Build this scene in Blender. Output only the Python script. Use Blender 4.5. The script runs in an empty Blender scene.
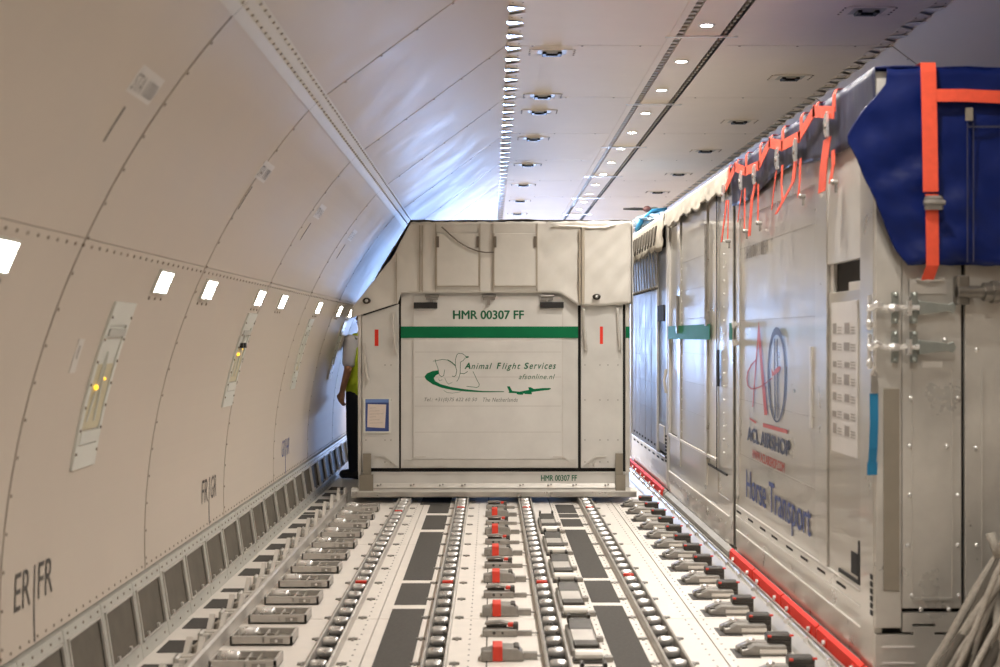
import bpy, math, random
from mathutils import Vector, Matrix
random.seed(7)
S = bpy.context.scene
COL = S.collection

# ------------------------------------------------------------------ camera
F = 1400.0            # focal length in pixels of the 1000 px wide frame
VPX, VPY = 491.0, 336.0
CAMZ = 1.43
cam = bpy.data.cameras.new('camera'); co = bpy.data.objects.new('camera', cam); COL.objects.link(co)
cam.sensor_width = 36; cam.lens = 36 * F / 1000
co.location = (0, 0, CAMZ)
co.rotation_euler = (math.radians(90) + math.atan(2.5 / F), 0, -math.atan(9 / F))
cam.dof.use_dof = True; cam.dof.focus_distance = 11.6; cam.dof.aperture_fstop = 3.4
cam.clip_start = 0.05; cam.clip_end = 200
S.camera = co
# ------------------------------------------------------------------ world, daylight, exposure
W = bpy.data.worlds.new('sky'); S.world = W; W.use_nodes = True
W.node_tree.nodes['Background'].inputs[0].default_value = (0.55, 0.72, 1.0, 1)
W.node_tree.nodes['Background'].inputs[1].default_value = 0.5
vs = S.view_settings
vs.view_transform = 'Standard'; vs.look = 'None'; vs.gamma = 1; vs.use_curve_mapping = False
vs.exposure = 0.62
def area(name, loc, rot, sx, sy, power, colr):
    l = bpy.data.lights.new(name, 'AREA'); l.shape = 'RECTANGLE'; l.size = sx; l.size_y = sy
    l.energy = power; l.color = colr
    o = bpy.data.objects.new(name, l); COL.objects.link(o); o.location = loc; o.rotation_euler = rot
    return o
# daylight through the open nose of the aircraft at the far end
area('nose_daylight', (1.25, 50.0, 1.75), (math.radians(-90), 0, 0), 5.0, 3.0, 5600, (0.36, 0.55, 1.0))
LAMP_W = 92.0
LAMP_COL = (1.0, 0.945, 0.875)
SIDE_EMIT = 22.0

# ------------------------------------------------------------------ helpers
def R(a): return math.radians(a)
WL = {}
def hexv(r, g, b):
    f = lambda c: (c / 255 / 12.92) if c / 255 <= 0.04045 else ((c / 255 + 0.055) / 1.055) ** 2.4
    return (f(r), f(g), f(b), 1)
M = {}
def mat(name, col, rough=0.5, metal=0.0, noise=0.0, nscale=6.0, bump=0.0, bscale=40.0, rvar=0.0,
        emit=None, estr=0.0, coat=0.0, coatr=0.05, spec=0.5, stretch=(1, 1, 1), trans=0.0, alpha=1.0, dark=None):
    m = bpy.data.materials.new(name); m.use_nodes = True
    nt = m.node_tree; b = nt.nodes['Principled BSDF']
    b.inputs['Base Color'].default_value = col
    b.inputs['Roughness'].default_value = rough; b.inputs['Metallic'].default_value = metal
    b.inputs['Specular IOR Level'].default_value = spec
    b.inputs['Coat Weight'].default_value = coat; b.inputs['Coat Roughness'].default_value = coatr
    b.inputs['Transmission Weight'].default_value = trans; b.inputs['Alpha'].default_value = alpha
    tc = nt.nodes.new('ShaderNodeTexCoord'); mp = nt.nodes.new('ShaderNodeMapping')
    geo = nt.nodes.new('ShaderNodeNewGeometry')
    nt.links.new(geo.outputs['Position'], mp.inputs[0]); mp.inputs['Scale'].default_value = stretch
    if noise > 0 or rvar > 0:
        n = nt.nodes.new('ShaderNodeTexNoise'); n.inputs['Scale'].default_value = nscale
        n.inputs['Detail'].default_value = 6; n.inputs['Roughness'].default_value = 0.62
        nt.links.new(mp.outputs[0], n.inputs['Vector'])
        if noise > 0:
            mr = nt.nodes.new('ShaderNodeMapRange'); mr.inputs[1].default_value = 0.3; mr.inputs[2].default_value = 0.7
            nt.links.new(n.outputs[0], mr.inputs[0])
            mx = nt.nodes.new('ShaderNodeMix'); mx.data_type = 'RGBA'
            d = dark if dark else tuple(c * (1 - noise) for c in col[:3]) + (1,)
            mx.inputs[6].default_value = d; mx.inputs[7].default_value = col
            nt.links.new(mr.outputs[0], mx.inputs[0]); nt.links.new(mx.outputs[2], b.inputs['Base Color'])
        if rvar > 0:
            m2 = nt.nodes.new('ShaderNodeMapRange'); m2.inputs[1].default_value = 0.3; m2.inputs[2].default_value = 0.7
            m2.inputs[3].default_value = max(0.02, rough - rvar); m2.inputs[4].default_value = rough + rvar
            nt.links.new(n.outputs[0], m2.inputs[0]); nt.links.new(m2.outputs[0], b.inputs['Roughness'])
    if bump > 0:
        n2 = nt.nodes.new('ShaderNodeTexNoise'); n2.inputs['Scale'].default_value = bscale; n2.inputs['Detail'].default_value = 3
        nt.links.new(mp.outputs[0], n2.inputs['Vector'])
        bp = nt.nodes.new('ShaderNodeBump'); bp.inputs['Strength'].default_value = bump; bp.inputs['Distance'].default_value = 0.01
        nt.links.new(n2.outputs[0], bp.inputs['Height']); nt.links.new(bp.outputs[0], b.inputs['Normal'])
    if emit:
        b.inputs['Emission Color'].default_value = emit; b.inputs['Emission Strength'].default_value = estr
    M[name] = m
    return m
mat('wall', (0.61, 0.535, 0.455, 1), 0.56, noise=0.05, nscale=3, rvar=0.06, spec=0.27)
mat('wall_seal', (0.20, 0.15, 0.11, 1), 0.7)
mat('skin', (0.10, 0.08, 0.06, 1), 0.8)
mat('band', (0.66, 0.61, 0.51, 1), 0.5, noise=0.06)
mat('rivet', (0.22, 0.17, 0.12, 1), 0.5)
mat('ceil', (0.76, 0.68, 0.59, 1), 0.65, noise=0.04, nscale=3, spec=0.18)
mat('flange', (0.86, 0.86, 0.86, 1), 0.22)
mat('slot', (0.05, 0.042, 0.03, 1), 0.6)
mat('slot_rib', (0.42, 0.37, 0.28, 1), 0.5)
mat('black', (0.012, 0.011, 0.010, 1), 0.5)
mat('hatch', (0.42, 0.40, 0.34, 1), 0.5)
mat('lamp', (1, 1, 1, 1), 0.4, emit=(1, 0.95, 0.88, 1), estr=30)
mat('side_lamp', (1, 1, 1, 1), 0.4, emit=(1, 0.93, 0.84, 1), estr=SIDE_EMIT)
mat('amber_lamp', (1, 0.6, 0.05, 1), 0.4, emit=(1, 0.55, 0.03, 1), estr=1.6)
mat('white_plastic', (0.70, 0.70, 0.64, 1), 0.35, noise=0.05)
mat('yellow_clear', (0.62, 0.55, 0.36, 1), 0.3, noise=0.12)
mat('vent_frame', (0.52, 0.51, 0.46, 1), 0.4, noise=0.08)
mat('vent_mesh', (0.155, 0.135, 0.105, 1), 0.75, noise=0.28, nscale=7)
mat('floor', (0.76, 0.71, 0.65, 1), 0.5, noise=0.10, nscale=9, rvar=0.08)
mat('floor_under', (0.08, 0.07, 0.06, 1), 0.8)
mat('grip', (0.075, 0.068, 0.060, 1), 0.85, noise=0.30, nscale=60)
mat('alu', (0.60, 0.575, 0.53, 1), 0.34, metal=0.85, noise=0.16, nscale=9, rvar=0.10)
mat('alu_pale', (0.66, 0.63, 0.58, 1), 0.45, metal=0.45, noise=0.12, nscale=10, rvar=0.08)
mat('steel', (0.80, 0.79, 0.77, 1), 0.30, metal=0.8, rvar=0.06, nscale=30, noise=0.08)
mat('bar_metal', (0.26, 0.24, 0.21, 1), 0.35, metal=0.85, noise=0.2, nscale=20)
mat('dark_metal', (0.075, 0.068, 0.06, 1), 0.45, metal=0.5, noise=0.25, nscale=20)
mat('lock_metal', (0.36, 0.34, 0.31, 1), 0.42, metal=0.75, noise=0.28, nscale=24, rvar=0.1)
mat('dull_alu', (0.40, 0.38, 0.34, 1), 0.7, metal=0.3, noise=0.2, spec=0.2)
mat('rail_pale', (0.56, 0.53, 0.49, 1), 0.48, metal=0.5, noise=0.18, nscale=14, rvar=0.1)
mat('rail', (0.44, 0.41, 0.36, 1), 0.42, metal=0.7, noise=0.22, nscale=16, rvar=0.1)
mat('red', (0.72, 0.045, 0.02, 1), 0.5, noise=0.15)
mat('red_bar', (0.80, 0.05, 0.03, 1), 0.7, noise=0.12, spec=0.15)
mat('strap_red', (0.78, 0.085, 0.035, 1), 0.75, noise=0.15, nscale=30, bump=0.15, bscale=220)
mat('skin_front', (0.68, 0.66, 0.62, 1), 0.42, metal=0.22, noise=0.10, nscale=5, rvar=0.1, bump=0.04, bscale=9)
mat('skin_center', (0.72, 0.70, 0.66, 1), 0.40, metal=0.22, noise=0.11, nscale=4, rvar=0.1, bump=0.05, bscale=7)
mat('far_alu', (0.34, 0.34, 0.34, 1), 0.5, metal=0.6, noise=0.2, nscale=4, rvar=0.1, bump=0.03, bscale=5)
mat('mirror_alu', (0.62, 0.585, 0.525, 1), 0.36, metal=0.80, noise=0.14, nscale=3.5, rvar=0.10, coat=0.5, coatr=0.06, bump=0.035, bscale=5)
mat('mirror_alu_b', (0.66, 0.63, 0.57, 1), 0.34, metal=0.80, noise=0.14, nscale=4, rvar=0.10, coat=0.5, coatr=0.05, bump=0.03, bscale=5)
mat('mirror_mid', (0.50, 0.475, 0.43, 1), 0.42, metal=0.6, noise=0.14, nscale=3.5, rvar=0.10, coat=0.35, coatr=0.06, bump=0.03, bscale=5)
mat('front_alu', (0.62, 0.59, 0.535, 1), 0.36, metal=0.45, noise=0.25, nscale=3, rvar=0.12, bump=0.03, bscale=8)
mat('brown_strip', (0.30, 0.265, 0.21, 1), 0.5, metal=0.4, noise=0.15)
mat('gap', (0.012, 0.010, 0.008, 1), 0.8)
mat('green', (0.0, 0.15, 0.055, 1), 0.6, noise=0.12, spec=0.2)
mat('green_text', (0.0, 0.115, 0.045, 1), 0.5)
mat('grey_text', (0.13, 0.15, 0.12, 1), 0.6)
mat('wall_text', (0.085, 0.075, 0.065, 1), 0.6)
mat('faint_line', (0.50, 0.47, 0.43, 1), 0.5)
mat('faded_text', (0.30, 0.27, 0.24, 1), 0.6)
mat('label_white', (0.66, 0.62, 0.57, 1), 0.5)
mat('red_text', (0.52, 0.10, 0.08, 1), 0.5, noise=0.15)
mat('navy_text', (0.085, 0.095, 0.15, 1), 0.5, noise=0.2)
mat('blue_text', (0.07, 0.10, 0.29, 1), 0.5, noise=0.15)
mat('canvas', (0.68, 0.645, 0.585, 1), 0.62, noise=0.08, nscale=5, bump=0.12, bscale=14)
mat('net', (0.20, 0.18, 0.15, 1), 0.85, noise=0.3, nscale=40)  # for unseen cover tops, coloured dark to cut lamp bounce onto the ceiling
mat('cover_cloth', (0.50, 0.45, 0.37, 1), 0.75, noise=0.25, nscale=6, bump=0.12, bscale=14)
mat('canvas_dark', (0.16, 0.13, 0.10, 1), 0.7)
mat('canvas_seam', (0.42, 0.36, 0.28, 1), 0.7)
mat('tarp', (0.003, 0.012, 0.10, 1), 0.42, noise=0.35, nscale=5, bump=0.35, bscale=9, rvar=0.12, spec=0.25)
mat('tarp_grey', (0.035, 0.038, 0.075, 1), 0.48, noise=0.4, nscale=7, bump=0.25, bscale=14, rvar=0.1, stretch=(1, 1, .25))
mat('blue_strap', (0.01, 0.17, 0.33, 1), 0.6, noise=0.1)
mat('pouch', (0.05, 0.085, 0.27, 1), 0.3)
mat('pouch_light', (0.16, 0.26, 0.56, 1), 0.25)
mat('paper', (0.72, 0.62, 0.54, 1), 0.7, noise=0.06, nscale=30)
mat('notice', (0.66, 0.63, 0.60, 1), 0.55, noise=0.05)
mat('rope', (0.44, 0.40, 0.34, 1), 0.85, noise=0.3, nscale=50, bump=0.4, bscale=150)
mat('rope_dark', (0.12, 0.105, 0.085, 1), 0.85, noise=0.3, nscale=50)
mat('plastic', (0.62, 0.82, 0.98, 1), 0.12, trans=0.55, coat=0.5, bump=0.3, bscale=15)
mat('plastic_blue', (0.06, 0.36, 0.68, 1), 0.3)
mat('maroon', (0.14, 0.055, 0.05, 1), 0.5)
mat('flesh', (0.50, 0.25, 0.14, 1), 0.55, noise=0.08)
mat('shirt', (0.62, 0.59, 0.62, 1), 0.85, bump=0.15, bscale=30)
mat('vest', (0.50, 0.62, 0.02, 1), 0.7, emit=None, bump=0.15, bscale=30)
mat('vest_trim', (0.10, 0.13, 0.06, 1), 0.7)
mat('trousers', (0.012, 0.014, 0.022, 1), 0.85)
mat('hair', (0.02, 0.014, 0.01, 1), 0.6)
mat('shoe', (0.015, 0.013, 0.012, 1), 0.5)
mat('eye', (0.7, 0.68, 0.65, 1), 0.3)
mat('lip', (0.30, 0.10, 0.08, 1), 0.5)
mat('teal_metal', (0.40, 0.43, 0.40, 1), 0.4, metal=0.8, noise=0.2, nscale=20)

class MB:
    def __init__(s): s.v = []; s.f = []
    def quad(s, a, b, c, d):
        i = len(s.v); s.v += [tuple(a), tuple(b), tuple(c), tuple(d)]; s.f.append((i, i + 1, i + 2, i + 3)); return s
    def box(s, x0, x1, y0, y1, z0, z1):
        i = len(s.v)
        s.v += [(x, y, z) for z in (z0, z1) for y in (y0, y1) for x in (x0, x1)]
        for f in ((0, 2, 3, 1), (4, 5, 7, 6), (0, 1, 5, 4), (2, 6, 7, 3), (0, 4, 6, 2), (1, 3, 7, 5)):
            s.f.append(tuple(i + k for k in f))
        return s
    def cbox(s, x0, x1, y0, y1, z0, z1, c):
        """box with chamfered vertical and top edges"""
        c = min(c, (x1 - x0) * .45, (y1 - y0) * .45, (z1 - z0) * .9)
        def ring(e, z):
            return [(x0 + c + e, y0 + e, z), (x1 - c - e, y0 + e, z), (x1 - e, y0 + c + e, z), (x1 - e, y1 - c - e, z),
                    (x1 - c - e, y1 - e, z), (x0 + c + e, y1 - e, z), (x0 + e, y1 - c - e, z), (x0 + e, y0 + c + e, z)]
        i = len(s.v); s.v += ring(0, z0) + ring(0, z1 - c) + ring(c * .8, z1)
        s.f.append(tuple(i + 7 - k for k in range(8))); s.f.append(tuple(i + 16 + k for k in range(8)))
        for r in (0, 8):
            for k in range(8):
                q = (k + 1) % 8; s.f.append((i + r + k, i + r + q, i + r + 8 + q, i + r + 8 + k))
        return s
    def prism(s, poly, axis, a, b):
        """poly: list of 2-D points; axis 'x': (y,z), 'y': (x,z), 'z': (x,y)"""
        n = len(poly); i = len(s.v)
        for t in (a, b):
            for p in poly:
                s.v.append({'x': (t, p[0], p[1]), 'y': (p[0], t, p[1]), 'z': (p[0], p[1], t)}[axis])
        s.f.append(tuple(range(i, i + n))); s.f.append(tuple(range(i + 2 * n - 1, i + n - 1, -1)))
        for k in range(n):
            q = (k + 1) % n; s.f.append((i + k, i + n + k, i + n + q, i + q))
        return s
    def cyl(s, p0, p1, r, n=10, r1=None, caps=True):
        p0 = Vector(p0); p1 = Vector(p1); d = (p1 - p0).normalized()
        u = d.orthogonal().normalized(); w = d.cross(u); i = len(s.v); r1 = r if r1 is None else r1
        for p, rr in ((p0, r), (p1, r1)):
            for k in range(n):
                a = 2 * math.pi * k / n; s.v.append(tuple(p + (u * math.cos(a) + w * math.sin(a)) * rr))
        for k in range(n):
            q = (k + 1) % n; s.f.append((i + k, i + q, i + n + q, i + n + k))
        if caps:
            s.f.append(tuple(i + n - 1 - k for k in range(n))); s.f.append(tuple(i + n + k for k in range(n)))
        return s
    def tube(s, pts, r, n=8, sx=1.0, sy=1.0):
        pts = [Vector(p) for p in pts]; rs = r if isinstance(r, (list, tuple)) else [r] * len(pts)
        i0 = len(s.v); u = None
        for k, p in enumerate(pts):
            d = (pts[min(k + 1, len(pts) - 1)] - pts[max(k - 1, 0)]).normalized()
            if u is None: u = d.orthogonal().normalized()
            u = (u - d * u.dot(d)).normalized(); w = d.cross(u)
            for j in range(n):
                a = 2 * math.pi * j / n; s.v.append(tuple(p + (u * math.cos(a) * sx + w * math.sin(a) * sy) * rs[k]))
        for k in range(len(pts) - 1):
            for j in range(n):
                q = (j + 1) % n; a = i0 + k * n; s.f.append((a + j, a + q, a + n + q, a + n + j))
        s.f.append(tuple(i0 + n - 1 - j for j in range(n))); e = i0 + (len(pts) - 1) * n
        s.f.append(tuple(e + j for j in range(n)))
        return s
    def ball(s, c, r, nu=12, nv=8):
        r = r if isinstance(r, (tuple, list)) else (r, r, r); i = len(s.v)
        for a in range(1, nv):
            t = math.pi * a / nv
            for b in range(nu):
                p = 2 * math.pi * b / nu
                s.v.append((c[0] + r[0] * math.sin(t) * math.cos(p), c[1] + r[1] * math.sin(t) * math.sin(p), c[2] + r[2] * math.cos(t)))
        s.v.append((c[0], c[1], c[2] + r[2])); s.v.append((c[0], c[1], c[2] - r[2])); T = len(s.v) - 2; B = T + 1
        for a in range(nv - 2):
            for b in range(nu):
                q = (b + 1) % nu; s.f.append((i + a * nu + b, i + (a + 1) * nu + b, i + (a + 1) * nu + q, i + a * nu + q))
        for b in range(nu):
            q = (b + 1) % nu; s.f.append((T, i + b, i + q)); s.f.append((B, i + (nv - 2) * nu + q, i + (nv - 2) * nu + b))
        return s
    def ribbon(s, pts, wdir, w, t, ndir):
        """flat strap through pts; wdir = width direction, ndir = thickness direction"""
        wv = Vector(wdir).normalized() * w / 2; nv = Vector(ndir).normalized() * t / 2; i = len(s.v)
        for p in pts:
            p = Vector(p)
            for a, b in ((-1, -1), (1, -1), (1, 1), (-1, 1)): s.v.append(tuple(p + wv * a + nv * b))
        for k in range(len(pts) - 1):
            for j in range(4):
                q = (j + 1) % 4; a = i + 4 * k; s.f.append((a + j, a + q, a + 4 + q, a + 4 + j))
        s.f.append((i + 3, i + 2, i + 1, i)); e = i + 4 * (len(pts) - 1); s.f.append((e, e + 1, e + 2, e + 3))
        return s
    def grid(s, fn, nu, nv):
        i = len(s.v)
        for b in range(nv + 1):
            for a in range(nu + 1): s.v.append(tuple(fn(a / nu, b / nv)))
        for b in range(nv):
            for a in range(nu):
                k = i + b * (nu + 1) + a; s.f.append((k, k + 1, k + nu + 2, k + nu + 1))
        return s
    def mesh(s, name, m, off=(0, 0, 0), smooth=False):
        me = bpy.data.meshes.new(name)
        me.from_pydata([(v[0] - off[0], v[1] - off[1], v[2] - off[2]) for v in s.v], [], s.f)
        import bmesh
        bm = bmesh.new(); bm.from_mesh(me); bmesh.ops.recalc_face_normals(bm, faces=bm.faces); bm.to_mesh(me); bm.free()
        if m: me.materials.append(M[m])
        if smooth:
            for p in me.polygons: p.use_smooth = True
        return me
def link(name, data, parent=None, loc=(0, 0, 0)):
    o = bpy.data.objects.new(name, data); COL.objects.link(o); o.location = loc
    if parent: o.parent = parent
    WL[o] = Vector(loc) + (WL[parent] if parent else Vector((0, 0, 0)))
    return o
def tag(o, label, cat, group=None):
    o['label'] = label; o['category'] = cat
    if group: o['group'] = group
    return o
def thing(name, label, cat, loc=(0, 0, 0), group=None):
    o = link(name, None, None, loc); o.empty_display_size = 0.1
    return tag(o, label, cat, group)
def part(name, mb, m, parent, smooth=False, label=None, bevel=0, kind=None):
    o = link(name, mb.mesh(name, m, WL[parent], smooth), parent)
    if label: o['label'] = label
    if kind: o['kind'] = kind
    if bevel: bev(o, bevel)
    return o
def solo(name, mb, m, label, cat, origin, group=None, smooth=False, bevel=0):
    o = link(name, mb.mesh(name, m, origin, smooth), None, origin); tag(o, label, cat, group)
    if bevel: bev(o, bevel)
    return o
def struct(name, mb, m, smooth=False):
    o = link(name, mb.mesh(name, m, (0, 0, 0), smooth)); o['kind'] = 'structure'; return o
def bev(o, w, seg=2):
    md = o.modifiers.new('bevel', 'BEVEL'); md.width = w; md.segments = seg; md.limit_method = 'ANGLE'; md.angle_limit = R(40)
def solid(o, t):
    md = o.modifiers.new('solidify', 'SOLIDIFY'); md.thickness = t; md.offset = 0
def inst(name, me, parent, loc, rot=None, kind=None):
    """piece that shares mesh data; loc in world"""
    o = bpy.data.objects.new(name, me); COL.objects.link(o)
    if parent: o.parent = parent; o.location = Vector(loc) - WL[parent]
    else: o.location = loc
    if rot: o.rotation_euler = rot
    WL[o] = Vector(loc)
    return o
def dup(root, loc, label=None, group=None):
    def rec(o, par):
        c = o.copy(); COL.objects.link(c)
        if par: c.parent = par
        for ch in o.children: rec(ch, c)
        return c
    r = rec(root, None); r.location = loc; WL[r] = Vector(loc)
    if label: r['label'] = label
    if group: r['group'] = group
    return r
def text_geo(body, shear=0.0, bold=0.0, spacing=1.0):
    cu = bpy.data.curves.new('lettering', 'FONT'); cu.body = body; cu.size = 1; cu.shear = shear; cu.offset = bold
    cu.space_character = spacing; cu.resolution_u = 3
    o = bpy.data.objects.new('lettering', cu); COL.objects.link(o)
    dg = bpy.context.evaluated_depsgraph_get(); dg.update()
    me = bpy.data.meshes.new_from_object(o.evaluated_get(dg))
    v = [tuple(p.co) for p in me.vertices]; f = [tuple(p.vertices) for p in me.polygons]
    bpy.data.objects.remove(o); bpy.data.curves.remove(cu); bpy.data.meshes.remove(me)
    return v, f
def lettering(body, m, parent, fn, w, h, shear=0.0, bold=0.0, spacing=1.0, name='lettering'):
    """fn(u, v) -> world point, u in 0..w, v in 0..h measured on the face; text fills the w x h box"""
    v, f = text_geo(body, shear, 0.0, spacing)
    if bold > 0:                      # heavier strokes: overlaid copies, slightly shifted
        n0 = len(v); f0 = list(f); v0 = list(v)
        for j, (dx, dy) in enumerate(((bold, 0), (-bold, 0), (0, bold * .7), (0, -bold * .7))):
            v += [(p[0] + dx, p[1] + dy, p[2]) for p in v0]; f += [tuple(i + n0 * (j + 1) for i in q) for q in f0]
    x0 = min(p[0] for p in v); x1 = max(p[0] for p in v); y0 = min(p[1] for p in v); y1 = max(p[1] for p in v)
    e = 1e-3; o0 = Vector(fn(w / 2, h / 2)); nr = (Vector(fn(w / 2 + e, h / 2)) - o0).cross(Vector(fn(w / 2, h / 2 + e)) - o0).normalized()
    nb = len(v) // 5 if bold > 0 else len(v)
    mb = MB(); mb.v = [tuple(Vector(fn((p[0] - x0) / (x1 - x0) * w, (p[1] - y0) / (y1 - y0) * h)) + nr * (.0003 * (i // nb))) for i, p in enumerate(v)]; mb.f = f
    me = bpy.data.meshes.new(name); off = WL[parent]
    me.from_pydata([(p[0] - off[0], p[1] - off[1], p[2] - off[2]) for p in mb.v], [], mb.f); me.materials.append(M[m])
    return link(name, me, parent)
def wob(a, b, c=0.0):
    return (math.sin(a * 9.1 + 2.3 * math.sin(b * 5.7 + c)) * 0.5 + math.sin(b * 13.7 + a * 4.3 + c * 1.7) * 0.3 + math.sin(a * 23.0 - b * 17.0 + c) * 0.2)

# ================================================================== SETTING
CX, CZ, RAD = 1.40, 0.481, 3.0          # left sidewall arc
Y0, SP = 4.566, 1.911                    # panel seams along the cabin
YS = [Y0 + SP * n for n in range(-4, 25)]
YA, YB = YS[0], YS[-1]
def th(z): return math.asin((z - CZ) / RAD)
def wp(y, t, off=0.0, side=-1):
    x = CX - (RAD - off) * math.cos(t); z = CZ + (RAD - off) * math.sin(t)
    return (x if side < 0 else 2.5 - x, y, z)
def arc_slab(mb, y0, y1, t0, t1, n, o0, o1, side=-1):
    i = len(mb.v)
    for k in range(n + 1):
        t = t0 + (t1 - t0) * k / n
        for y, o in ((y0, o0), (y1, o0), (y1, o1), (y0, o1)): mb.v.append(wp(y, t, o, side))
    for k in range(n):
        a = i + 4 * k
        for j in range(4):
            q = (j + 1) % 4; mb.f.append((a + j, a + q, a + 4 + q, a + 4 + j))
    mb.f.append((i + 3, i + 2, i + 1, i)); e = i + 4 * n; mb.f.append((e, e + 1, e + 2, e + 3))
    return mb
Z_BASE, Z_ROW, Z_BAND = 0.343, 1.748, 2.48
T0, T1, T2 = th(Z_BASE), th(Z_ROW), th(Z_BAND)
CEZ = 3.18
EX, EZ = 0.11, CEZ + 0.005               # top edge of the sloping panels
def slope_pt(s, y, off, side=-1):        # sloping panel between band and ceiling
    a = Vector(wp(y, T2 + 0.012)); b = Vector((EX, y, EZ)); p = a.lerp(b, s); d = (b - a).normalized()
    n = Vector((d.z, 0, -d.x)); p = p + n * off
    return (p.x if side < 0 else 2.5 - p.x, p.y, p.z)
g = 0.009
walls = {}
for side, nm in ((-1, 'wall_left'), (1, 'wall_right')):
    mb = MB(); n = 14
    prof = [wp(0, T0 - 0.12 + (T2 - T0 + 0.14) * k / n, -0.06, side) for k in range(n + 1)] + [slope_pt(1.0, 0, -0.10, side)]
    prof_o = [wp(0, T0 - 0.12 + (T2 - T0 + 0.14) * k / n, -0.12, side) for k in range(n + 1)] + [slope_pt(1.02, 0, -0.16, side)]
    for k in range(len(prof) - 1):
        for a, b in ((prof, prof_o),):
            p, q, r_, s_ = a[k], a[k + 1], b[k + 1], b[k]
            i = len(mb.v)
            for y in (YA, YB): mb.v += [(p[0], y, p[2]), (q[0], y, q[2]), (r_[0], y, r_[2]), (s_[0], y, s_[2])]
            mb.f += [(i, i + 1, i + 5, i + 4), (i + 2, i + 3, i + 7, i + 6), (i, i + 3, i + 2, i + 1), (i + 4, i + 5, i + 6, i + 7)]
    w = struct(nm, mb, 'skin'); walls[side] = w
    # curved lining panels: one mesh per row, shared along the cabin
    for (ta, tb, k) in ((T0 + 0.003, T1 - 0.0004, 16), (T1 + 0.0004, T2 - 0.002, 10)):
        base = arc_slab(MB(), g, SP - g, ta, tb, k, 0.0, -0.02, side).mesh('wall_panel', 'wall')
        for y in YS[:-1]: inst('wall_panel', base, w, (0, y, 0))
    up = MB()
    q = [slope_pt(a, y, o, side) for o in (0, -0.02) for (a, y) in ((0.02, g), (0.02, SP - g), (0.99, SP - g), (0.99, g))]
    up.v = q; up.f = [(0, 1, 2, 3), (4, 7, 6, 5), (0, 4, 5, 1), (1, 5, 6, 2), (2, 6, 7, 3), (3, 7, 4, 0)]
    upm = up.mesh('upper_panel', 'wall')
    for y in YS[:-1]: inst('upper_panel', upm, w, (0, y, 0))
    # riveted band where curve and slope meet
    bd = MB()
    a = Vector(wp(0, T2 - 0.003, 0.003, side)); b = Vector(slope_pt(0.0, 0, 0.004, side)); c = Vector(slope_pt(0.06, 0, 0.003, side))
    for p, q in ((a, b), (b, c)):
        i = len(bd.v); bd.v += [(p.x, 0.002, p.z), (p.x, SP - .002, p.z), (q.x, SP - .002, q.z), (q.x, 0.002, q.z)]; bd.f.append((i, i + 1, i + 2, i + 3))
    bdm = bd.mesh('rivet_band', 'band')
    for y in YS[:-1]: inst('rivet_band', bdm, w, (0, y, 0))
    # rivets (too small to pick apart)
    rv = MB()
    def dot(p, nrm, r=0.006):
        p = Vector(p); nrm = Vector(nrm).normalized(); rv.cyl(p - nrm * 0.004, p + nrm * 0.003, r, 6)
    def inward(t): return (math.cos(t) * (-side), 0, -math.sin(t))
    y = 2.0
    while y < 16:
        dot(wp(y, T1 - 0.008, 0.0, side), inward(T1), 0.0065)
        dot(slope_pt(0.008, y + 0.045, 0.004, side), inward(T2 + .3), 0.006)
        dot(slope_pt(0.048, y, 0.003, side), inward(T2 + 0.3), 0.006)
        if side < 0: dot(wp(y, T0 + 0.010, 0.0), inward(T0), 0.006)
        y += 0.092
    for ys in YS[3:11]:
        for k in range(18):
            t = T0 + 0.02 + (T2 - T0 - 0.06) * k / 17
            dot(wp(ys + 0.022, t, 0.0, side), inward(t), 0.006)
        for k in range(5): dot(slope_pt(0.15 + 0.18 * k, ys + 0.022, 0.0, side), inward(T2 + 0.35), 0.006)
    part('rivets', rv, 'rivet', w, kind='stuff')
WLF = walls[-1]
# vent panels along the foot of the left wall
XT, XB = wp(0, T0)[0], -1.545
VP = 0.5
def vent_pt(y, s, off):     # s: 0 at floor, 1 at the top
    return (XB + (XT - XB) * s + off, y, 0.004 + (Z_BASE - 0.006) * s)
def vslab(mb, y0, y1, s0, s1, o0, o1):
    i = len(mb.v); mb.v += [vent_pt(y, s, o) for o in (o0, o1) for (y, s) in ((y0, s0), (y1, s0), (y1, s1), (y0, s1))]
    mb.f += [(i + k for k in ())] if False else []
    for f in ((0, 1, 2, 3), (7, 6, 5, 4), (0, 4, 5, 1), (1, 5, 6, 2), (2, 6, 7, 3), (3, 7, 4, 0)): mb.f.append(tuple(i + k for k in f))
fr = MB()
vslab(fr, 0.003, VP - .003, 0.0, 0.20, -0.02, 0.012); vslab(fr, 0.003, VP - .003, 0.88, 1.0, -0.02, 0.012)
vslab(fr, 0.003, 0.032, 0.2, 0.88, -0.02, 0.012); vslab(fr, VP - .032, VP - .003, 0.2, 0.88, -0.02, 0.012)
rim = MB()
for (a, b, c, d) in ((0.032, VP - .032, 0.20, 0.222), (0.032, VP - .032, 0.858, 0.88), (0.032, 0.042, 0.2, 0.88), (VP - .042, VP - .032, 0.2, 0.88)):
    vslab(rim, a, b, c, d, 0.010, 0.020)
for k in range(2): vslab(rim, 0.14 + 0.19 * k, 0.165 + 0.19 * k, 0.225, 0.27, 0.004, 0.016)
ms = MB(); vslab(ms, 0.032, VP - .032, 0.2, 0.88, -0.015, 0.006)
dots = MB()
for k in range(5):
    p = Vector(vent_pt(0.05 + 0.1 * k, 0.94, 0.012)); dots.cyl(p, p + Vector((0.003, 0, 0)), 0.006, 6)
for k in range(3):
    p = Vector(vent_pt(0.08 + 0.17 * k, 0.09, 0.012)); dots.cyl(p, p + Vector((0.003, 0, 0)), 0.006, 6)
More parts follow.
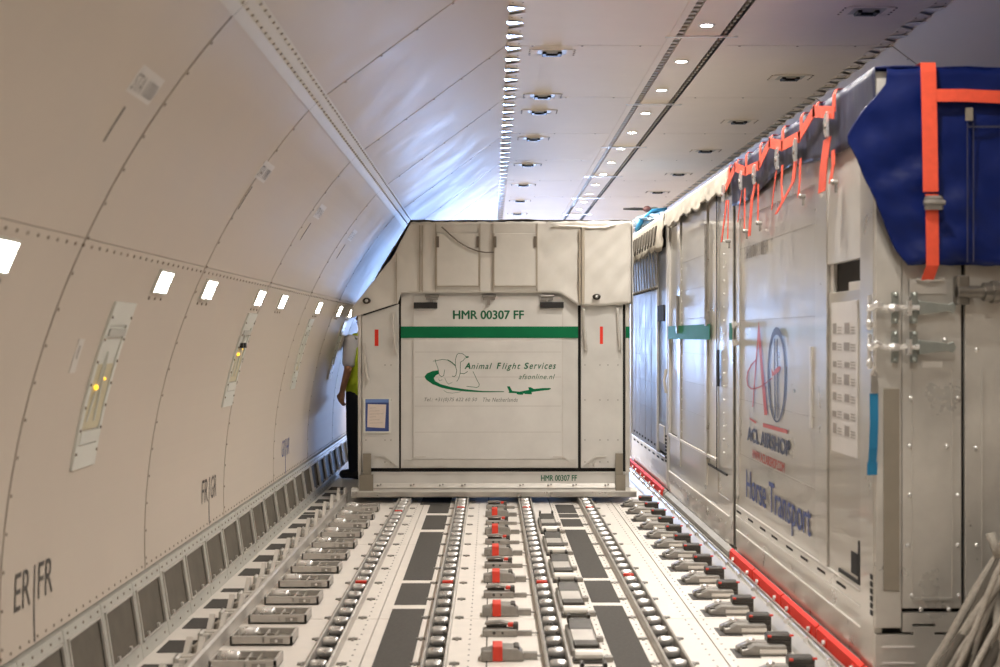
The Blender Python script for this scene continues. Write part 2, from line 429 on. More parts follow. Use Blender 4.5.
frm, rimm, msm, dtm = fr.mesh('vent_panel', 'vent_frame'), rim.mesh('vent_rim', 'alu_pale'), ms.mesh('vent_screen', 'vent_mesh'), dots.mesh('vent_screws', 'rivet')
y = 3.19
while y < 26:
    v = inst('vent_panel', frm, WLF, (0, y, 0))
    for nm, me in (('vent_rim', rimm), ('vent_screen', msm), ('vent_screws', dtm)):
        c = inst(nm, me, v, (0, y, 0))
        if nm == 'vent_screws': c['kind'] = 'stuff'
    y += VP
# lettering on the left wall
def wall_text(body, y, z, w, h, m, off=0.002, bold=0.0):
    t0 = th(z)
    return lettering(body, m, WLF, lambda u, v: wp(y + u, t0 + v / RAD, off), w, h, bold=bold)
for (a, b, y) in (('ER', 'FR', 4.91), ('FR', 'GR', 7.95), ('GR', 'HR', 10.9)):
    m = 'wall_text' if y < 10 else 'blue_text'
    wall_text(a, y - 0.205, 0.50, 0.165, 0.13, m); wall_text(b, y + 0.04, 0.50, 0.165, 0.13, m)
    part('marking_line', arc_slab(MB(), y - 0.006, y + 0.006, th(0.36), th(0.63), 4, 0.002, 0.0), m, WLF)
for (s_, y) in (('STA 1000', 4.20), ('STA 1080', 6.46), ('STA 1160', 8.57), ('STA 1240', 10.6)):
    part('marking_label', arc_slab(MB(), y - 0.035, y + 0.235, th(2.16), th(2.238), 3, 0.001, 0.0), 'label_white', WLF)
    wall_text(s_, y - 0.02, 2.17, 0.24, 0.058, 'faded_text', off=0.002)
    part('marking_line', arc_slab(MB(), y + 0.045, y + 0.055, th(2.02), th(2.125), 4, 0.002, 0.0), 'wall_text', WLF)

# ---- ceiling
ce = MB().box(0.0, 2.5, YA, YB, 3.30, 3.36); CE = struct('ceiling', ce, 'skin')
CSP = 1.83
for (xa, xb) in ((0.17, 1.055), (1.40, 2.33)):
    me = MB().box(xa, xb, 0.004, CSP - 0.004, CEZ, CEZ + 0.02).mesh('ceiling_panel', 'ceil')
    for n in range(-6, 23):
        y = 8.42 + CSP * n
        if y + CSP < YB: inst('ceiling_panel', me, CE, (0, y, 0))
me = MB().box(1.125, 1.335, 0.006, 2.39 - 0.006, CEZ + 0.004, CEZ + 0.02).mesh('light_panel', 'ceil')
mc = MB().box(1.02, 1.44, -0.012, 0.012, CEZ - 0.006, CEZ + 0.004).mesh('cross_clip', 'flange')
for n in range(-4, 18):
    y = 8.17 + 2.39 * n
    if y > YA and y + 2.39 < YB + 1.5: inst('light_panel', me, CE, (0, y, 0))
    inst('cross_clip', mc, CE, (0, y, 0)) if y > YA else None
for x0, x1 in ((1.055, 1.125), (1.335, 1.40)):
    part('light_slot', MB().box(x0 + .001, x1 - .001, YA, YB, CEZ + 0.030, CEZ + 0.05), 'slot', CE)
    part('slot_lip', MB().box(x0 - 0.02, x0 + 0.022, YA, YB, CEZ - 0.004, CEZ - 0.0005) if x0 < 1.2 else MB().box(x1 - 0.022, x1 + 0.02, YA, YB, CEZ - 0.004, CEZ - 0.0005), 'ceil', CE)
    rb = MB(); y = YA + 0.05
    while y < 19:
        rb.box(x0 + 0.022, x1 - 0.004 if x0 < 1.2 else x1 - .03, y, y + 0.045, CEZ + 0.010, CEZ + 0.030); y += 0.095
    part('slot_ribs', rb, 'slot_rib', CE, kind='stuff')
# ceiling edge flanges with overlapping tabs
for side in (-1, 1):
    X = lambda x: x if side < 0 else 2.5 - x
    o = part('edge_flange', MB().box(min(X(0.088), X(0.19)), max(X(0.088), X(0.19)), YA, YB, CEZ + 0.006, CEZ + 0.012), 'flange', CE)
    def plate4(q, t=.0025):
        mb = MB(); mb.v = [(X(a), b, CEZ + c) for a, b, c in q] + [(X(a), b, CEZ + c + t) for a, b, c in q]
        mb.f = [(0, 1, 2, 3), (7, 6, 5, 4), (0, 4, 5, 1), (1, 5, 6, 2), (2, 6, 7, 3), (3, 7, 4, 0)]; return mb
    tbm = plate4([(0.088, 0.10, -.006), (0.088, 0.20, -.001), (0.172, 0.26, -.001), (0.186, 0.02, -.006)]).mesh('edge_tab', 'ceil')
    fcm = plate4([(0.090, 0.205, -.014), (0.090, 0.43, .004), (0.182, 0.355, .003), (0.176, 0.265, -.006)]).mesh('bright_tab', 'flange')
    y = 2.0; k = 0
    while y < 23.5:
        inst('edge_tab', tbm, CE, (0, y, 0)); inst('bright_tab', fcm, CE, (0, y, 0)); y += 0.345; k += 1
    dt = MB(); y = 2.0
    while y < 16:
        for xx in (0.115, 0.168): dt.cyl((X(xx), y + 0.15, CEZ + 0.006), (X(xx), y + 0.15, CEZ - 0.006), 0.006, 6)
        y += 0.345
    part('edge_screws', dt, 'rivet', CE, kind='stuff')
sc = MB()
for n in range(-2, 6):
    y = 8.42 + CSP * n
    for xx in (0.25, 0.55, 0.9, 1.5, 1.85, 2.2): sc.cyl((xx, y + 0.018, CEZ + .002), (xx, y + 0.018, CEZ - 0.003), 0.007, 6)
part('panel_screws', sc, 'rivet', CE, kind='stuff')

# ---- floor
FL = struct('floor', MB().box(-1.62, 4.12, YA, YB, -0.06, -0.012), 'floor_under')
xe = [-1.60, -1.30, -0.57, -0.02, 0.50, 1.035, 1.46, 2.8, 4.1]
for a, b in zip(xe[:-1], xe[1:]):
    me = MB().box(a + 0.003, b - 0.003, 0.003, 2.54 - 0.003, -0.012, 0.0).mesh('floor_panel', 'floor')
    for n in range(22):
        y = YA + 2.54 * n
        if y + 2.54 <= YB + 0.8: inst('floor_panel', me, FL, (0, y, 0))
def pad(x0, x1, y0, y1): part('anti_slip_strip', MB().box(x0, x1, y0, y1, 0.0, 0.003), 'grip', FL)
for (a, b) in ((11.3, 11.85), (10.35, 11.15), (8.2, 10.2), (7.45, 8.09), (5.2, 7.33), (3.0, 5.05)): pad(-0.515, -0.345, a, b)
pad(-0.60, -0.345, 11.86, 12.4)
for (a, b) in ((11.3, 11.85), (11.02, 11.24), (10.5, 10.92), (8.27, 10.32), (7.51, 8.17), (5.2, 7.41), (3.0, 5.05)): pad(0.54, 0.695, a, b)
for y in (4.3, 4.8, 5.3, 5.85, 6.33, 6.85, 7.36, 8.36, 8.88, 9.38, 9.9, 10.42, 10.95, 11.5, 12.0, 12.5, 13.0): pad(-1.51, -1.375, y, y + 0.25)
pad(-1.51, -1.375, 7.83, 7.93); pad(-1.51, -1.375, 11.25, 11.35)
# tiny drilled marks in rows (too small to pick apart)
mk = MB(); y = 5.5
while y < 12:
    for xx in (-0.62, -0.29, -0.10, 0.52, 0.72, 0.98, 1.07): mk.box(xx - 0.004, xx + 0.004, y, y + 0.012, 0.0, 0.0012)
    y += 0.11
part('floor_marks', mk, 'wall_text', FL, kind='stuff')
# ---- bulkhead behind the camera
WB = struct('wall_back', MB().box(-1.7, 4.2, YA - 0.08, YA - 0.02, -0.05, 3.4), 'wall')

# ================================================================== FIXTURES
def lathe_x(prof, n=12):
    mb = MB(); i = 0
    for (x, r) in prof:
        for k in range(n):
            a = 2 * math.pi * k / n; mb.v.append((x, r * math.cos(a), r * math.sin(a)))
    for j in range(len(prof) - 1):
        for k in range(n):
            q = (k + 1) % n; mb.f.append((j * n + k, j * n + q, (j + 1) * n + q, (j + 1) * n + k))
    mb.f.append(tuple(n - 1 - k for k in range(n))); e = (len(prof) - 1) * n; mb.f.append(tuple(e + k for k in range(n)))
    return mb
# ---- ceiling downlights
def disc(mb, r, z0, z1, n=20): mb.cyl((0, 0, z0), (0, 0, z1), r, n)
dl = thing('ceiling_downlight', 'small round white downlight glowing in the central ceiling strip', 'downlight', (1.215, 7.88, CEZ + 0.004), 'downlights along the ceiling strip')
a = MB()
for k in range(20):
    t0, t1 = 2 * math.pi * k / 20, 2 * math.pi * (k + 1) / 20
    def pr(t, r, z): return (1.215 + r * math.cos(t), 7.88 + r * math.sin(t), CEZ + 0.004 + z)
    a.quad(pr(t0, .034, -.006), pr(t1, .034, -.006), pr(t1, .046, -.005), pr(t0, .046, -.005))
    a.quad(pr(t0, .046, -.005), pr(t1, .046, -.005), pr(t1, .048, 0), pr(t0, .048, 0))
part('trim_ring', a, 'flange', dl, smooth=True)
b = MB(); b.cyl((1.215, 7.88, CEZ + 0.004), (1.215, 7.88, CEZ - 0.0005), 0.035, 20); part('lens', b, 'lamp', dl)
ld = bpy.data.lights.new('downlight_beam', 'SPOT'); ld.energy = LAMP_W; ld.color = LAMP_COL; ld.spot_size = R(160); ld.spot_blend = 0.9; ld.shadow_soft_size = 0.05
lo = bpy.data.objects.new('downlight_beam', ld); COL.objects.link(lo); lo.parent = dl; lo.location = (0, 0, -0.015)
ld_dim = ld.copy(); ld_dim.energy = LAMP_W * 0.8
for k in list(range(-6, 0)) + list(range(1, 24)):
    d_ = dup(dl, (1.215, 7.88 + 1.04 * k, CEZ + 0.004))
    if k < -1:
        for c in d_.children:
            if c.type == 'LIGHT': c.data = ld_dim        # slightly dimmed zone towards the tail
# ---- recessed latch plates in the ceiling
def latch_plate(x, y, label, group):
    t = thing('ceiling_latch', label, 'latch', (x, y, CEZ), group)
    m = MB(); w, d = 0.125, 0.10
    for (a, b, c, e) in ((-w, w, -d, -d + .025), (-w, w, d - .025, d), (-w, -w + .035, -d, d), (w - .035, w, -d, d)): m.box(x + a, x + b, y + c, y + e, CEZ - 0.003, CEZ)
    part('plate_rim', m, 'ceil', t)
    part('recess', MB().box(x - w + .035, x + w - .035, y - d + .025, y + d - .025, CEZ - 0.002, CEZ - 0.0005), 'hatch', t)
    h = MB(); h.box(x - 0.06, x + 0.06, y + 0.02, y + 0.055, CEZ - 0.018, CEZ - 0.003)
    for s in (-1, 1): h.box(x + s * .047 - .013, x + s * .047 + .013, y - 0.035, y + 0.02, CEZ - 0.018, CEZ - 0.003)
    part('handle', h, 'black', t, label='black latch handle', bevel=0.004)
    s = MB()
    for k in range(4):
        for q in (-1, 1): s.cyl((x + q * (w + .012), y - .075 + .05 * k, CEZ), (x + q * (w + .012), y - .075 + .05 * k, CEZ - .004), 0.006, 6)
    o = part('screws', s, 'rivet', t); o['kind'] = 'stuff'
    return t
la = latch_plate(0.376, 8.63, 'recessed ceiling latch with black handle, beside the bright serrated ceiling edge', 'ceiling latches by the serrated edge')
for y in (10.2, 10.92, 12.4, 14.3, 16.2, 18.1, 20.0): dup(la, (0.376, y, CEZ))
lb = latch_plate(2.025, 7.52, 'recessed ceiling latch with black handle, above the right-hand row of stalls', 'ceiling latches above the right-hand stalls')
for y in (9.46, 11.4, 13.2, 15.1, 17.0): dup(lb, (2.025, y, CEZ))
# ---- side lamps on the left wall
def wall_lamp(y, label='rectangular white lamp glowing on the curved wall with no inset panel below it'):
    t = thing('wall_lamp', label, 'wall lamp', wp(y, th(1.66)), 'lamps on the left wall')
    part('diffuser', arc_slab(MB(), y - 0.10, y + 0.10, th(1.615), th(1.695), 3, 0.012, 0.002), 'side_lamp', t)
    f = MB(); arc_slab(f, y - 0.115, y + 0.115, th(1.695), th(1.703), 1, 0.012, 0.0); arc_slab(f, y - 0.115, y + 0.115, th(1.607), th(1.615), 1, 0.012, 0.0)
    arc_slab(f, y - 0.115, y - 0.10, th(1.615), th(1.695), 2, 0.012, 0.0); arc_slab(f, y + 0.10, y + 0.115, th(1.615), th(1.695), 2, 0.012, 0.0)
    part('bezel', f, 'white_plastic', t)
    s = MB()
    for q in (-0.1, 0.0, 0.1): p = Vector(wp(y + q, th(1.585))); s.cyl(p, p + Vector((.004, 0, -.001)), 0.007, 6)
    o = part('screws', s, 'rivet', t); o['kind'] = 'stuff'
for y in (3.86, 5.79, 6.73, 9.1, 12.5): wall_lamp(y)
wall_lamp(8.2, 'rectangular wall lamp glowing directly above the inset panel with black clips')
wall_lamp(11.0, 'rectangular wall lamp glowing directly above the narrow yellowed inset panel')
wall_lamp(13.5, 'rectangular wall lamp glowing beside the lower corner of the white canvas cover')
# ---- tall inset panels below the lamps
def inset_panel(y, label, z0=0.93, z1=1.56, amber=True, w=0.15):
    t = thing('inset_panel', label, 'panel', wp(y, th(z0)), None)
    f = MB(); hw = w; i0, i1 = th(z0), th(z1)
    arc_slab(f, y - hw, y + hw, i0, i0 + .03, 1, 0.010, 0.0); arc_slab(f, y - hw, y + hw, i1 - .03, i1, 1, 0.010, 0.0)
    arc_slab(f, y - hw, y - hw + .035, i0 + .03, i1 - .03, 8, 0.010, 0.0); arc_slab(f, y + hw - .035, y + hw, i0 + .03, i1 - .03, 8, 0.010, 0.0)
    part('frame', f, 'white_plastic', t)
    mid = i0 + (i1 - i0) * 0.62
    part('upper_tray', arc_slab(MB(), y - hw + .035, y + hw - .035, mid, i1 - .03, 4, 0.004, 0.001), 'white_plastic', t)
    part('handle_lip', arc_slab(MB(), y - hw + .035, y + hw - .035, i1 - .045, i1 - .035, 1, 0.016, 0.004), 'vent_frame', t)
    part('yellowed_cover', arc_slab(MB(), y - hw + .035, y + hw - .035, i0 + .05, mid, 5, 0.005, 0.001), 'yellow_clear', t, label='yellowed translucent cover')
    part('lower_lip', arc_slab(MB(), y - hw + .03, y + hw - .03, i0 + .032, i0 + .048, 1, 0.014, 0.001), 'white_plastic', t)
    br = MB(); p = Vector(wp(y - .07, i0 + .06, .006)); q = Vector(wp(y - .02, i0 + .15, .006)); br.tube([p, q, Vector(wp(y + .03, i0 + .06, .006))], 0.006, 6); part('wire_bracket', br, 'white_plastic', t)
    if amber:
        part('amber_lamp', MB().ball(wp(y - .055, i0 + .105, 0.010), 0.009), 'amber_lamp', t, smooth=True, label='small glowing amber lamp')
        part('amber_lamp', MB().ball(wp(y + .045, i0 + .115, 0.007), 0.005), 'amber_lamp', t, smooth=True, label='small glowing amber lamp')
    s = MB()
    for k in range(7):
        tt = i0 + .02 + (i1 - i0 - .04) * k / 6
        for q in (-1, 1): p = Vector(wp(y + q * (hw - .015), tt, 0.010)); s.cyl(p, p + Vector((.004, 0, 0)), 0.006, 6)
    o = part('screws', s, 'rivet', t); o['kind'] = 'stuff'
inset_panel(5.36, 'tall pale inset panel with two bright amber lights and no lamp directly above it')
inset_panel(8.2, 'tall inset panel with yellowed cover and black clips, between two wall seams', 1.02, 1.565)
pn = [o for o in COL.objects if o.name.startswith('inset_panel')][-1]
for k in (-1, 1): part('clip', MB().box(-1.47, -1.44, 8.2 + k * .04 - .02, 8.2 + k * .04 + .02, 1.36, 1.39), 'black', pn)
inset_panel(10.9, 'tall narrow inset panel with yellowed cover under a lamp, on the yellow-tinted wall stretch', 1.02, 1.565, amber=False, w=0.12)
inset_panel(13.4, 'tall pale inset panel with a row of dark screws, next to the standing person', 1.02, 1.565, amber=False, w=0.12)

# ---- small placard on wall near the first inset panel
pl = solo('wall_placard', arc_slab(MB(), 4.93, 5.0, th(1.30), th(1.42), 3, 0.003, 0.0), 'label_white', 'small pale placard on the curved wall beside the first inset panel', 'placard', wp(4.965, th(1.30)))
lettering('1', 'faded_text', pl, lambda u, v: wp(4.955 + u, th(1.35) + v / RAD, 0.0045), 0.014, 0.05)

# ================================================================== FLOOR HARDWARE
roller = lathe_x([(-.036, .012), (-.034, .019), (-.024, .0225), (0, .0235), (.024, .0225), (.034, .019), (.036, .012)], 12)
rollm = roller.mesh('roller', 'steel', smooth=True); rollr = roller.mesh('roller', 'red', smooth=True)
clipm = MB().box(-.022, .022, -.012, .012, 0, .008).box(-.006, .006, -.03, .03, 0, .006).mesh('floor_clip', 'lock_metal')
RT = 0.052
def track(x, label, red_at, clips=True):
    t = thing('roller_track', label, 'roller track', (x, 5.0, 0.0), 'roller tracks')
    ya, yb = 4.4, 15.6
    rl = MB()
    for s in (-1, 1): rl.prism([(x + s * .042, 0.0005), (x + s * .054, 0.0005), (x + s * .054, .046), (x + s * .046, .050), (x + s * .042, .046)], 'y', ya, yb)
    part('side_rails', rl, 'rail_pale', t)
    part('channel_base', MB().box(x - .042, x + .042, ya, yb, 0.0005, 0.004), 'dark_metal', t)
    k = 0; y = 4.6
    while y < 15.4:
        o = inst('roller', rollm, t, (x, y, RT - 0.0235))
        y += 0.229; k += 1
    for yr in red_at:
        o = inst('brake_marker', MB().box(-.03, .03, -.018, .018, -.006, .006).mesh('brake_marker', 'red'), t, (x, 4.6 + 0.229 * yr + 0.1145, 0.040)); o['label'] = 'red brake marker between rollers'
    y = 5.1
    while clips and y < 12.2:
        for s in (-1, 1): inst('floor_clip', clipm, t, (x + s * .085, y, 0.0))
        y += 0.5
    return t
track(-0.735, 'steel roller track nearest the row of metal trays', (14, 28))
track(-0.245, 'steel roller track just right of the left dark anti-slip strips', (14, 29))
track(0.288, 'steel roller track between the red-banded locks and the flat box locks', (14, 29), False)
track(0.80, 'steel roller track just right of the second column of dark anti-slip strips', (15, 29))

# ---- left side guide rail with flip-up guides
gr = thing('side_guide_rail', 'long grey metal guide rail with flip-up guides beside the wall vents', 'guide rail', (-1.30, 5.0, 0))
g_ = MB(); ya, yb = 4.2, 12.1
g_.prism([(-1.256, .001), (-1.240, .001), (-1.240, .062), (-1.250, .070), (-1.268, .070), (-1.268, .060), (-1.256, .055)], 'y', ya, yb)
part('rail', g_, 'rail_pale', gr)
part('rail_foot', MB().box(-1.365, -1.252, ya, yb, 0.001, 0.012), 'rail', gr)
y = 4.45; first = None
fm = MB().prism([(0.0, 0), (0.12, 0), (0.20, .095), (0.178, .105), (0.09, .04), (0.02, .04)], 'x', -.012, .012)
for s in (.055,): fm.prism([(0.0, 0), (0.12, 0), (0.20, .095), (0.178, .105), (0.09, .04), (0.02, .04)], 'x', s - .01, s + .01)
fm.cyl((-.02, .05, .03), (.075, .05, .03), .012, 8); fm.cbox(-.035, -.014, .01, .09, 0, .055, .008); fm.box(-.012, .055, 0.06, .115, .035, .045)
fmm = fm.mesh('flip_guide', 'alu_pale')
lgm = MB().prism([(0.0, 0), (.12, 0), (.10, .05), (.03, .05)], 'x', -.02, .02).mesh('rail_lug', 'rail')
cm = MB().box(-.035, .035, -.03, .03, 0, .012).box(-.018, .018, -.02, .02, .012, .03).mesh('anchor_bracket', 'rail')
while y < 12.0:
    inst('flip_guide', fmm, gr, (-1.318, y, 0.012), ); inst('rail_lug', lgm, gr, (-1.29, y + .22, 0.012)); inst('anchor_bracket', cm, gr, (-1.335, y - 0.16, 0.012)); y += 0.5

# ---- metal trays with a transverse roller
tx, ty = -1.06, 6.55
tr = thing('roller_tray', 'open grey metal tray with a shiny roller, bolted beside the left guide rail', 'tray', (tx, ty, 0), 'metal trays along the left guide rail')
b = MB(); x0, x1, y0, y1, h = tx - .145, tx + .145, ty - .085, ty + .115, .046
b.box(x0, x1, y0, y0 + .012, 0.001, h).box(x0, x1, y1 - .012, y1, 0.001, h).box(x0, x0 + .012, y0, y1, 0.001, h).box(x1 - .014, x1, y0, y1, 0.001, h).box(x0, x1, y0, y1, .001, .012)
b.box(tx + .005, tx + .015, y0, y1, .012, h - .006).box(x0 + .01, tx + .01, y0 + .012, y0 + .05, .02, h - .008)
part('body', b, 'rail_pale', tr, bevel=0.002)
part('partition', MB().box(tx - .03, tx + .05, ty - .005, ty + .005, .012, h - .004).box(tx + .05, tx + .06, y0 + .012, y1 - .012, .012, h - .01), 'rail', tr)
part('liner', MB().box(x0 + .014, x1 - .016, y0 + .013, y1 - .013, .0125, .018), 'rail', tr)
p = lathe_x([(-.05, .010), (-.046, .026), (-.03, .030), (.03, .030), (.046, .026), (.05, .010)], 12); p.v = [(v[0] + tx - .075, v[1] + ty + .03, v[2] + .036) for v in p.v]
part('roller', p, 'steel', tr, smooth=True)
part('latch_stud', MB().cyl((tx + .07, y0 - .006, .024), (tx + .07, y0, .024), .007, 8), 'steel', tr)
part('stamp', MB().box(tx + .04, tx + .10, y0 - .0015, y0, .012, .034), 'lock_metal', tr)
for k in (-4, -3, -2, -1, 1, 2, 3, 4, 5, 6, 7, 8, 9, 10): dup(tr, (tx, ty + 0.49 * k, 0))

# ---- locks in the middle lane
lx, ly = 0.045, 6.20
A = thing('cargo_lock', 'folded grey cargo lock with broad red band between the middle roller tracks', 'cargo lock', (lx, ly, 0), 'red-banded cargo locks in the middle lane')
part('body', MB().prism([(lx - .09, .001), (lx + .10, .001), (lx + .095, .035), (lx + .07, .058), (lx - .01, .062), (lx - .055, .045), (lx - .09, .04)], 'y', ly - .055, ly + .055), 'lock_metal', A, bevel=0.006)
part('side_cheek', MB().cbox(lx - .085, lx - .045, ly - .062, ly - .05, .004, .05, .004).cyl((lx - .068, ly - .066, .024), (lx - .068, ly - .05, .024), .010, 8), 'lock_metal', A)
part('red_band', MB().box(lx - .038, lx + .006, ly - .060, ly + .060, .002, .068), 'red', A, label='red band', bevel=0.004)
part('tongue', MB().box(lx + .098, lx + .16, ly - .02, ly + .02, .001, .03).cyl((lx + .15, ly, .015), (lx + .18, ly, .015), .006, 6), 'lock_metal', A)
part('end_block', MB().cbox(lx + .055, lx + .08, ly - .045, ly + .045, .04, .066, .005), 'dark_metal', A)
part('pivot_pin', MB().cyl((lx - .07, ly - .06, .03), (lx - .07, ly + .06, .03), .012, 8), 'dark_metal', A)
B = thing('lever_lock', 'low grey lock with raised lever and small red tip between the middle roller tracks', 'cargo lock', (lx, ly + .49, 0), 'lever locks in the middle lane')
yy = ly + .49
part('body', MB().cbox(lx - .085, lx + .08, yy - .04, yy + .03, .001, .036, .006), 'lock_metal', B)
part('lever', MB().prism([(lx - .075, .05), (lx - .07, .06), (lx + .0, .066), (lx + .065, .052), (lx + .06, .044), (lx + .0, .057), (lx - .06, .050)], 'y', yy + .0, yy + .05), 'lock_metal', B)
part('lever_shade', MB().box(lx - .065, lx + .03, yy + .012, yy + .04, .036, .047), 'dark_metal', B)
part('red_tip', MB().cbox(lx + .035, lx + .065, yy - .012, yy + .02, .044, .06, .004), 'red', B, label='red tip')
part('black_block', MB().cbox(lx + .06, lx + .085, yy - .03, yy + .025, .03, .062, .004), 'dark_metal', B)
part('bolt', MB().cyl((lx - .03, yy - .044, .02), (lx - .03, yy - .038, .02), .008, 8).cyl((lx + .01, yy - .044, .02), (lx + .01, yy - .038, .02), .006, 8), 'dark_metal', B)
part('tongue', MB().box(lx + .08, lx + .15, yy - .016, yy + .016, .001, .022).cyl((lx + .14, yy, .012), (lx + .18, yy, .012), .005, 6), 'lock_metal', B)
for k in range(-1, 6):
    if k: dup(A, (lx, ly + 0.98 * k, 0))
for k in range(-1, 6):
    if k: dup(B, (lx, ly + .49 + 0.98 * k, 0))
# floor line where the lock lane starts
# ---- box locks right of the third track
bx_, by_ = 0.425, 6.55
C = thing('box_lock', 'flat grey box lock with a dark hinged bracket, beside the third roller track', 'cargo lock', (bx_, by_, 0), 'box locks beside the third roller track')
part('housing', MB().cbox(bx_ - .065, bx_ + .065, by_ - .30, by_ + .26, .001, .030, .006), 'lock_metal', C)
part('lid', MB().cbox(bx_ - .05, bx_ + .055, by_ - .16, by_ + .10, .030, .038, .004), 'rail_pale', C)
part('hinge_bracket', MB().prism([(by_ + .10, .03), (by_ + .26, .03), (by_ + .25, .062), (by_ + .20, .066), (by_ + .12, .04)], 'x', bx_ - .05, bx_ + .055).box(bx_ - .055, bx_ - .04, by_ + .22, by_ + .29, .04, .08).box(bx_ + .04, bx_ + .055, by_ + .22, by_ + .29, .04, .08), 'dark_metal', C)
part('front_bracket', MB().cbox(bx_ - .05, bx_ + .06, by_ - .27, by_ - .17, .030, .046, .004), 'dark_metal', C)
part('bar_roller', MB().cyl((bx_ - .055, by_ - .40, .028), (bx_ + .065, by_ - .40, .028), .026, 12), 'alu_pale', C, smooth=False)
part('bar_base', MB().box(bx_ - .065, bx_ + .075, by_ - .45, by_ - .34, .001, .010), 'dark_metal', C)
part('side_lug', MB().box(bx_ + .065, bx_ + .10, by_ - .02, by_ + .03, .001, .022).box(bx_ + .075, bx_ + .11, by_ - .42, by_ - .37, .001, .022), 'lock_metal', C)
for k in (-1, 1, 2, 3, 4): dup(C, (bx_, by_ + 1.0 * k, 0))
# ---- locks along the right-hand guide rail
rx, ry = 1.22, 6.30
D = thing('rail_lock', 'grey lock with a chamfered nose and black block, beside the right-hand guide rail', 'cargo lock', (rx, ry, 0), 'locks along the right-hand guide rail')
part('floor_recess', MB().box(rx - .13, rx - .02, ry - .09, ry + .09, .0, .003), 'dark_metal', D)
part('body', MB().prism([(rx - .10, .002), (rx + .10, .002), (rx + .10, .045), (rx - .04, .048), (rx - .075, .030), (rx - .10, .026)], 'y', ry - .055, ry + .005), 'lock_metal', D, bevel=0.004)
part('nose', MB().prism([(rx - .11, .002), (rx + .04, .002), (rx + .04, .05), (rx - .05, .052), (rx - .09, .035), (rx - .11, .025)], 'y', ry + .01, ry + .06), 'lock_metal', D, bevel=0.005)
part('roller_knob', MB().ball((rx - .045, ry + .03, .050), (.022, .014, .016)), 'steel', D, smooth=True)
part('slot', MB().box(rx - .095, rx - .055, ry - .03, ry + .03, .026, .034), 'dark_metal', D)
part('black_block', MB().cbox(rx + .025, rx + .135, ry + .0, ry + .075, .005, .085, .006).box(rx + .03, rx + .13, ry - .008, ry + .0, .02, .032).box(rx + .03, rx + .13, ry - .008, ry + .0, .045, .057), 'dark_metal', D)
part('red_marker', MB().box(rx + .026, rx + .042, ry - .010, ry + .002, .074, .083), 'red', D, label='small red marker'); part('red_marker', MB().box(rx + .124, rx + .142, ry - .008, ry + .004, .078, .086), 'red', D, label='small red marker')
part('cable_guide', MB().box(rx - .02, rx + .10, ry - .064, ry - .055, .015, .03), 'alu_pale', D)
for k in (-2, -1, 1, 2, 3, 4, 5, 6, 7, 8, 9, 10, 11, 12): dup(D, (rx, ry + 0.455 * k, 0))
# ---- right guide rail
rr = thing('guide_rail', 'long bright metal guide rail at the foot of the right-hand stalls', 'guide rail', (1.40, 5.0, 0))
part('sloped_strip', MB().prism([(1.365, .003), (1.405, .003), (1.418, .055), (1.408, .058), (1.375, .02)], 'y', 4.2, 15.2), 'alu_pale', rr)
part('rail', MB().prism([(1.42, .001), (1.452, .001), (1.452, .075), (1.446, .080), (1.436, .080), (1.432, .06), (1.428, .075), (1.420, .070)], 'y', 4.2, 15.2), 'alu', rr)
br = MB().cyl((1.412, -.012, .045), (1.42, .012, .045), .014, 8).mesh('rail_bolt', 'steel')
y = 4.6
while y < 14: inst('rail_bolt', br, rr, (0, y, 0.02)); y += 0.42

# ================================================================== LEFT STALL
YF = 12.03
def fx(px): return (px - VPX) * YF / F
def fz(py): return CAMZ - (py - VPY) * YF / F
def face_poly(mb, pts, y, t):      # polygon of picture measurements on the front face
    mb.prism([(fx(a), fz(b)) for a, b in pts], 'y', y, y + t)
def strip(mb, pts, w, to3):        # flat line of width w through 2-D face points
    pts = [Vector(p) for p in pts]
    for a, b in zip(pts[:-1], pts[1:]):
        d = (b - a).normalized(); n = Vector((-d.y, d.x)) * w / 2; e = d * w * 0.25
        mb.quad(to3(a - e + n), to3(b + e + n), to3(b + e - n), to3(a - e - n))
L1 = thing('horse_stall', 'pale aluminium horse stall with white canvas top and green stripe on its front', 'animal stall', (0.02, 12.05, RT), 'air cargo horse stalls')
part('core', MB().prism([(-1.10, .22), (1.17, .22), (1.17, 2.38), (-.66, 2.38), (-1.10, 1.62)], 'y', 12.07, 15.18), 'gap', L1)
pal = MB().prism([(11.955, .056), (11.965, .105), (12.02, .128), (15.2, .128), (15.26, .105), (15.27, .056), (15.26, RT), (11.965, RT)], 'x', -1.195, 1.246)
part('pallet', pal, 'alu_pale', L1)
part('pallet_lip', MB().box(-1.19, 1.24, 11.945, 11.962, .062, .098), 'alu', L1)
part('base_beam', MB().box(-1.14, 1.19, 12.03, 12.10, .128, .262).box(-1.14, 1.19, 12.022, 12.03, .250, .262), 'skin_front', L1)
part('base_ledge', MB().prism([(12.0, .128), (12.03, .128), (12.03, .165), (12.015, .165)], 'x', -1.10, 1.15), 'alu_pale', L1)
zb, zt = fz(468), fz(293)
def slab(name, x0, x1, z0, z1, m, y0=12.03, y1=12.07, bevel=0.003): return part(name, MB().box(x0, x1, y0, y1, z0, z1), m, L1, bevel=bevel)
slab('corner_post', fx(358), fx(361.5), .262, 1.62, 'alu_pale')
ld_ = part('groom_door', MB().prism([(fx(362), zb), (fx(399), zb), (fx(399), fz(304)), (fx(362), fz(316))], 'y', 12.035, 12.07), 'skin_front', L1, bevel=0.003)
cd = slab('center_door', fx(401), fx(578), zb, fz(290), 'skin_front')
part('door_panel', MB().box(fx(413), fx(563), 12.022, 12.03, fz(459), fz(296)), 'skin_center', cd, bevel=0.002)
part('door_sill', MB().box(fx(404), fx(576), 12.02, 12.03, fz(466.5), fz(459.5)), 'alu_pale', cd)
rd = slab('groom_door', fx(581), fx(623), zb, fz(300), 'skin_front', y0=12.035)
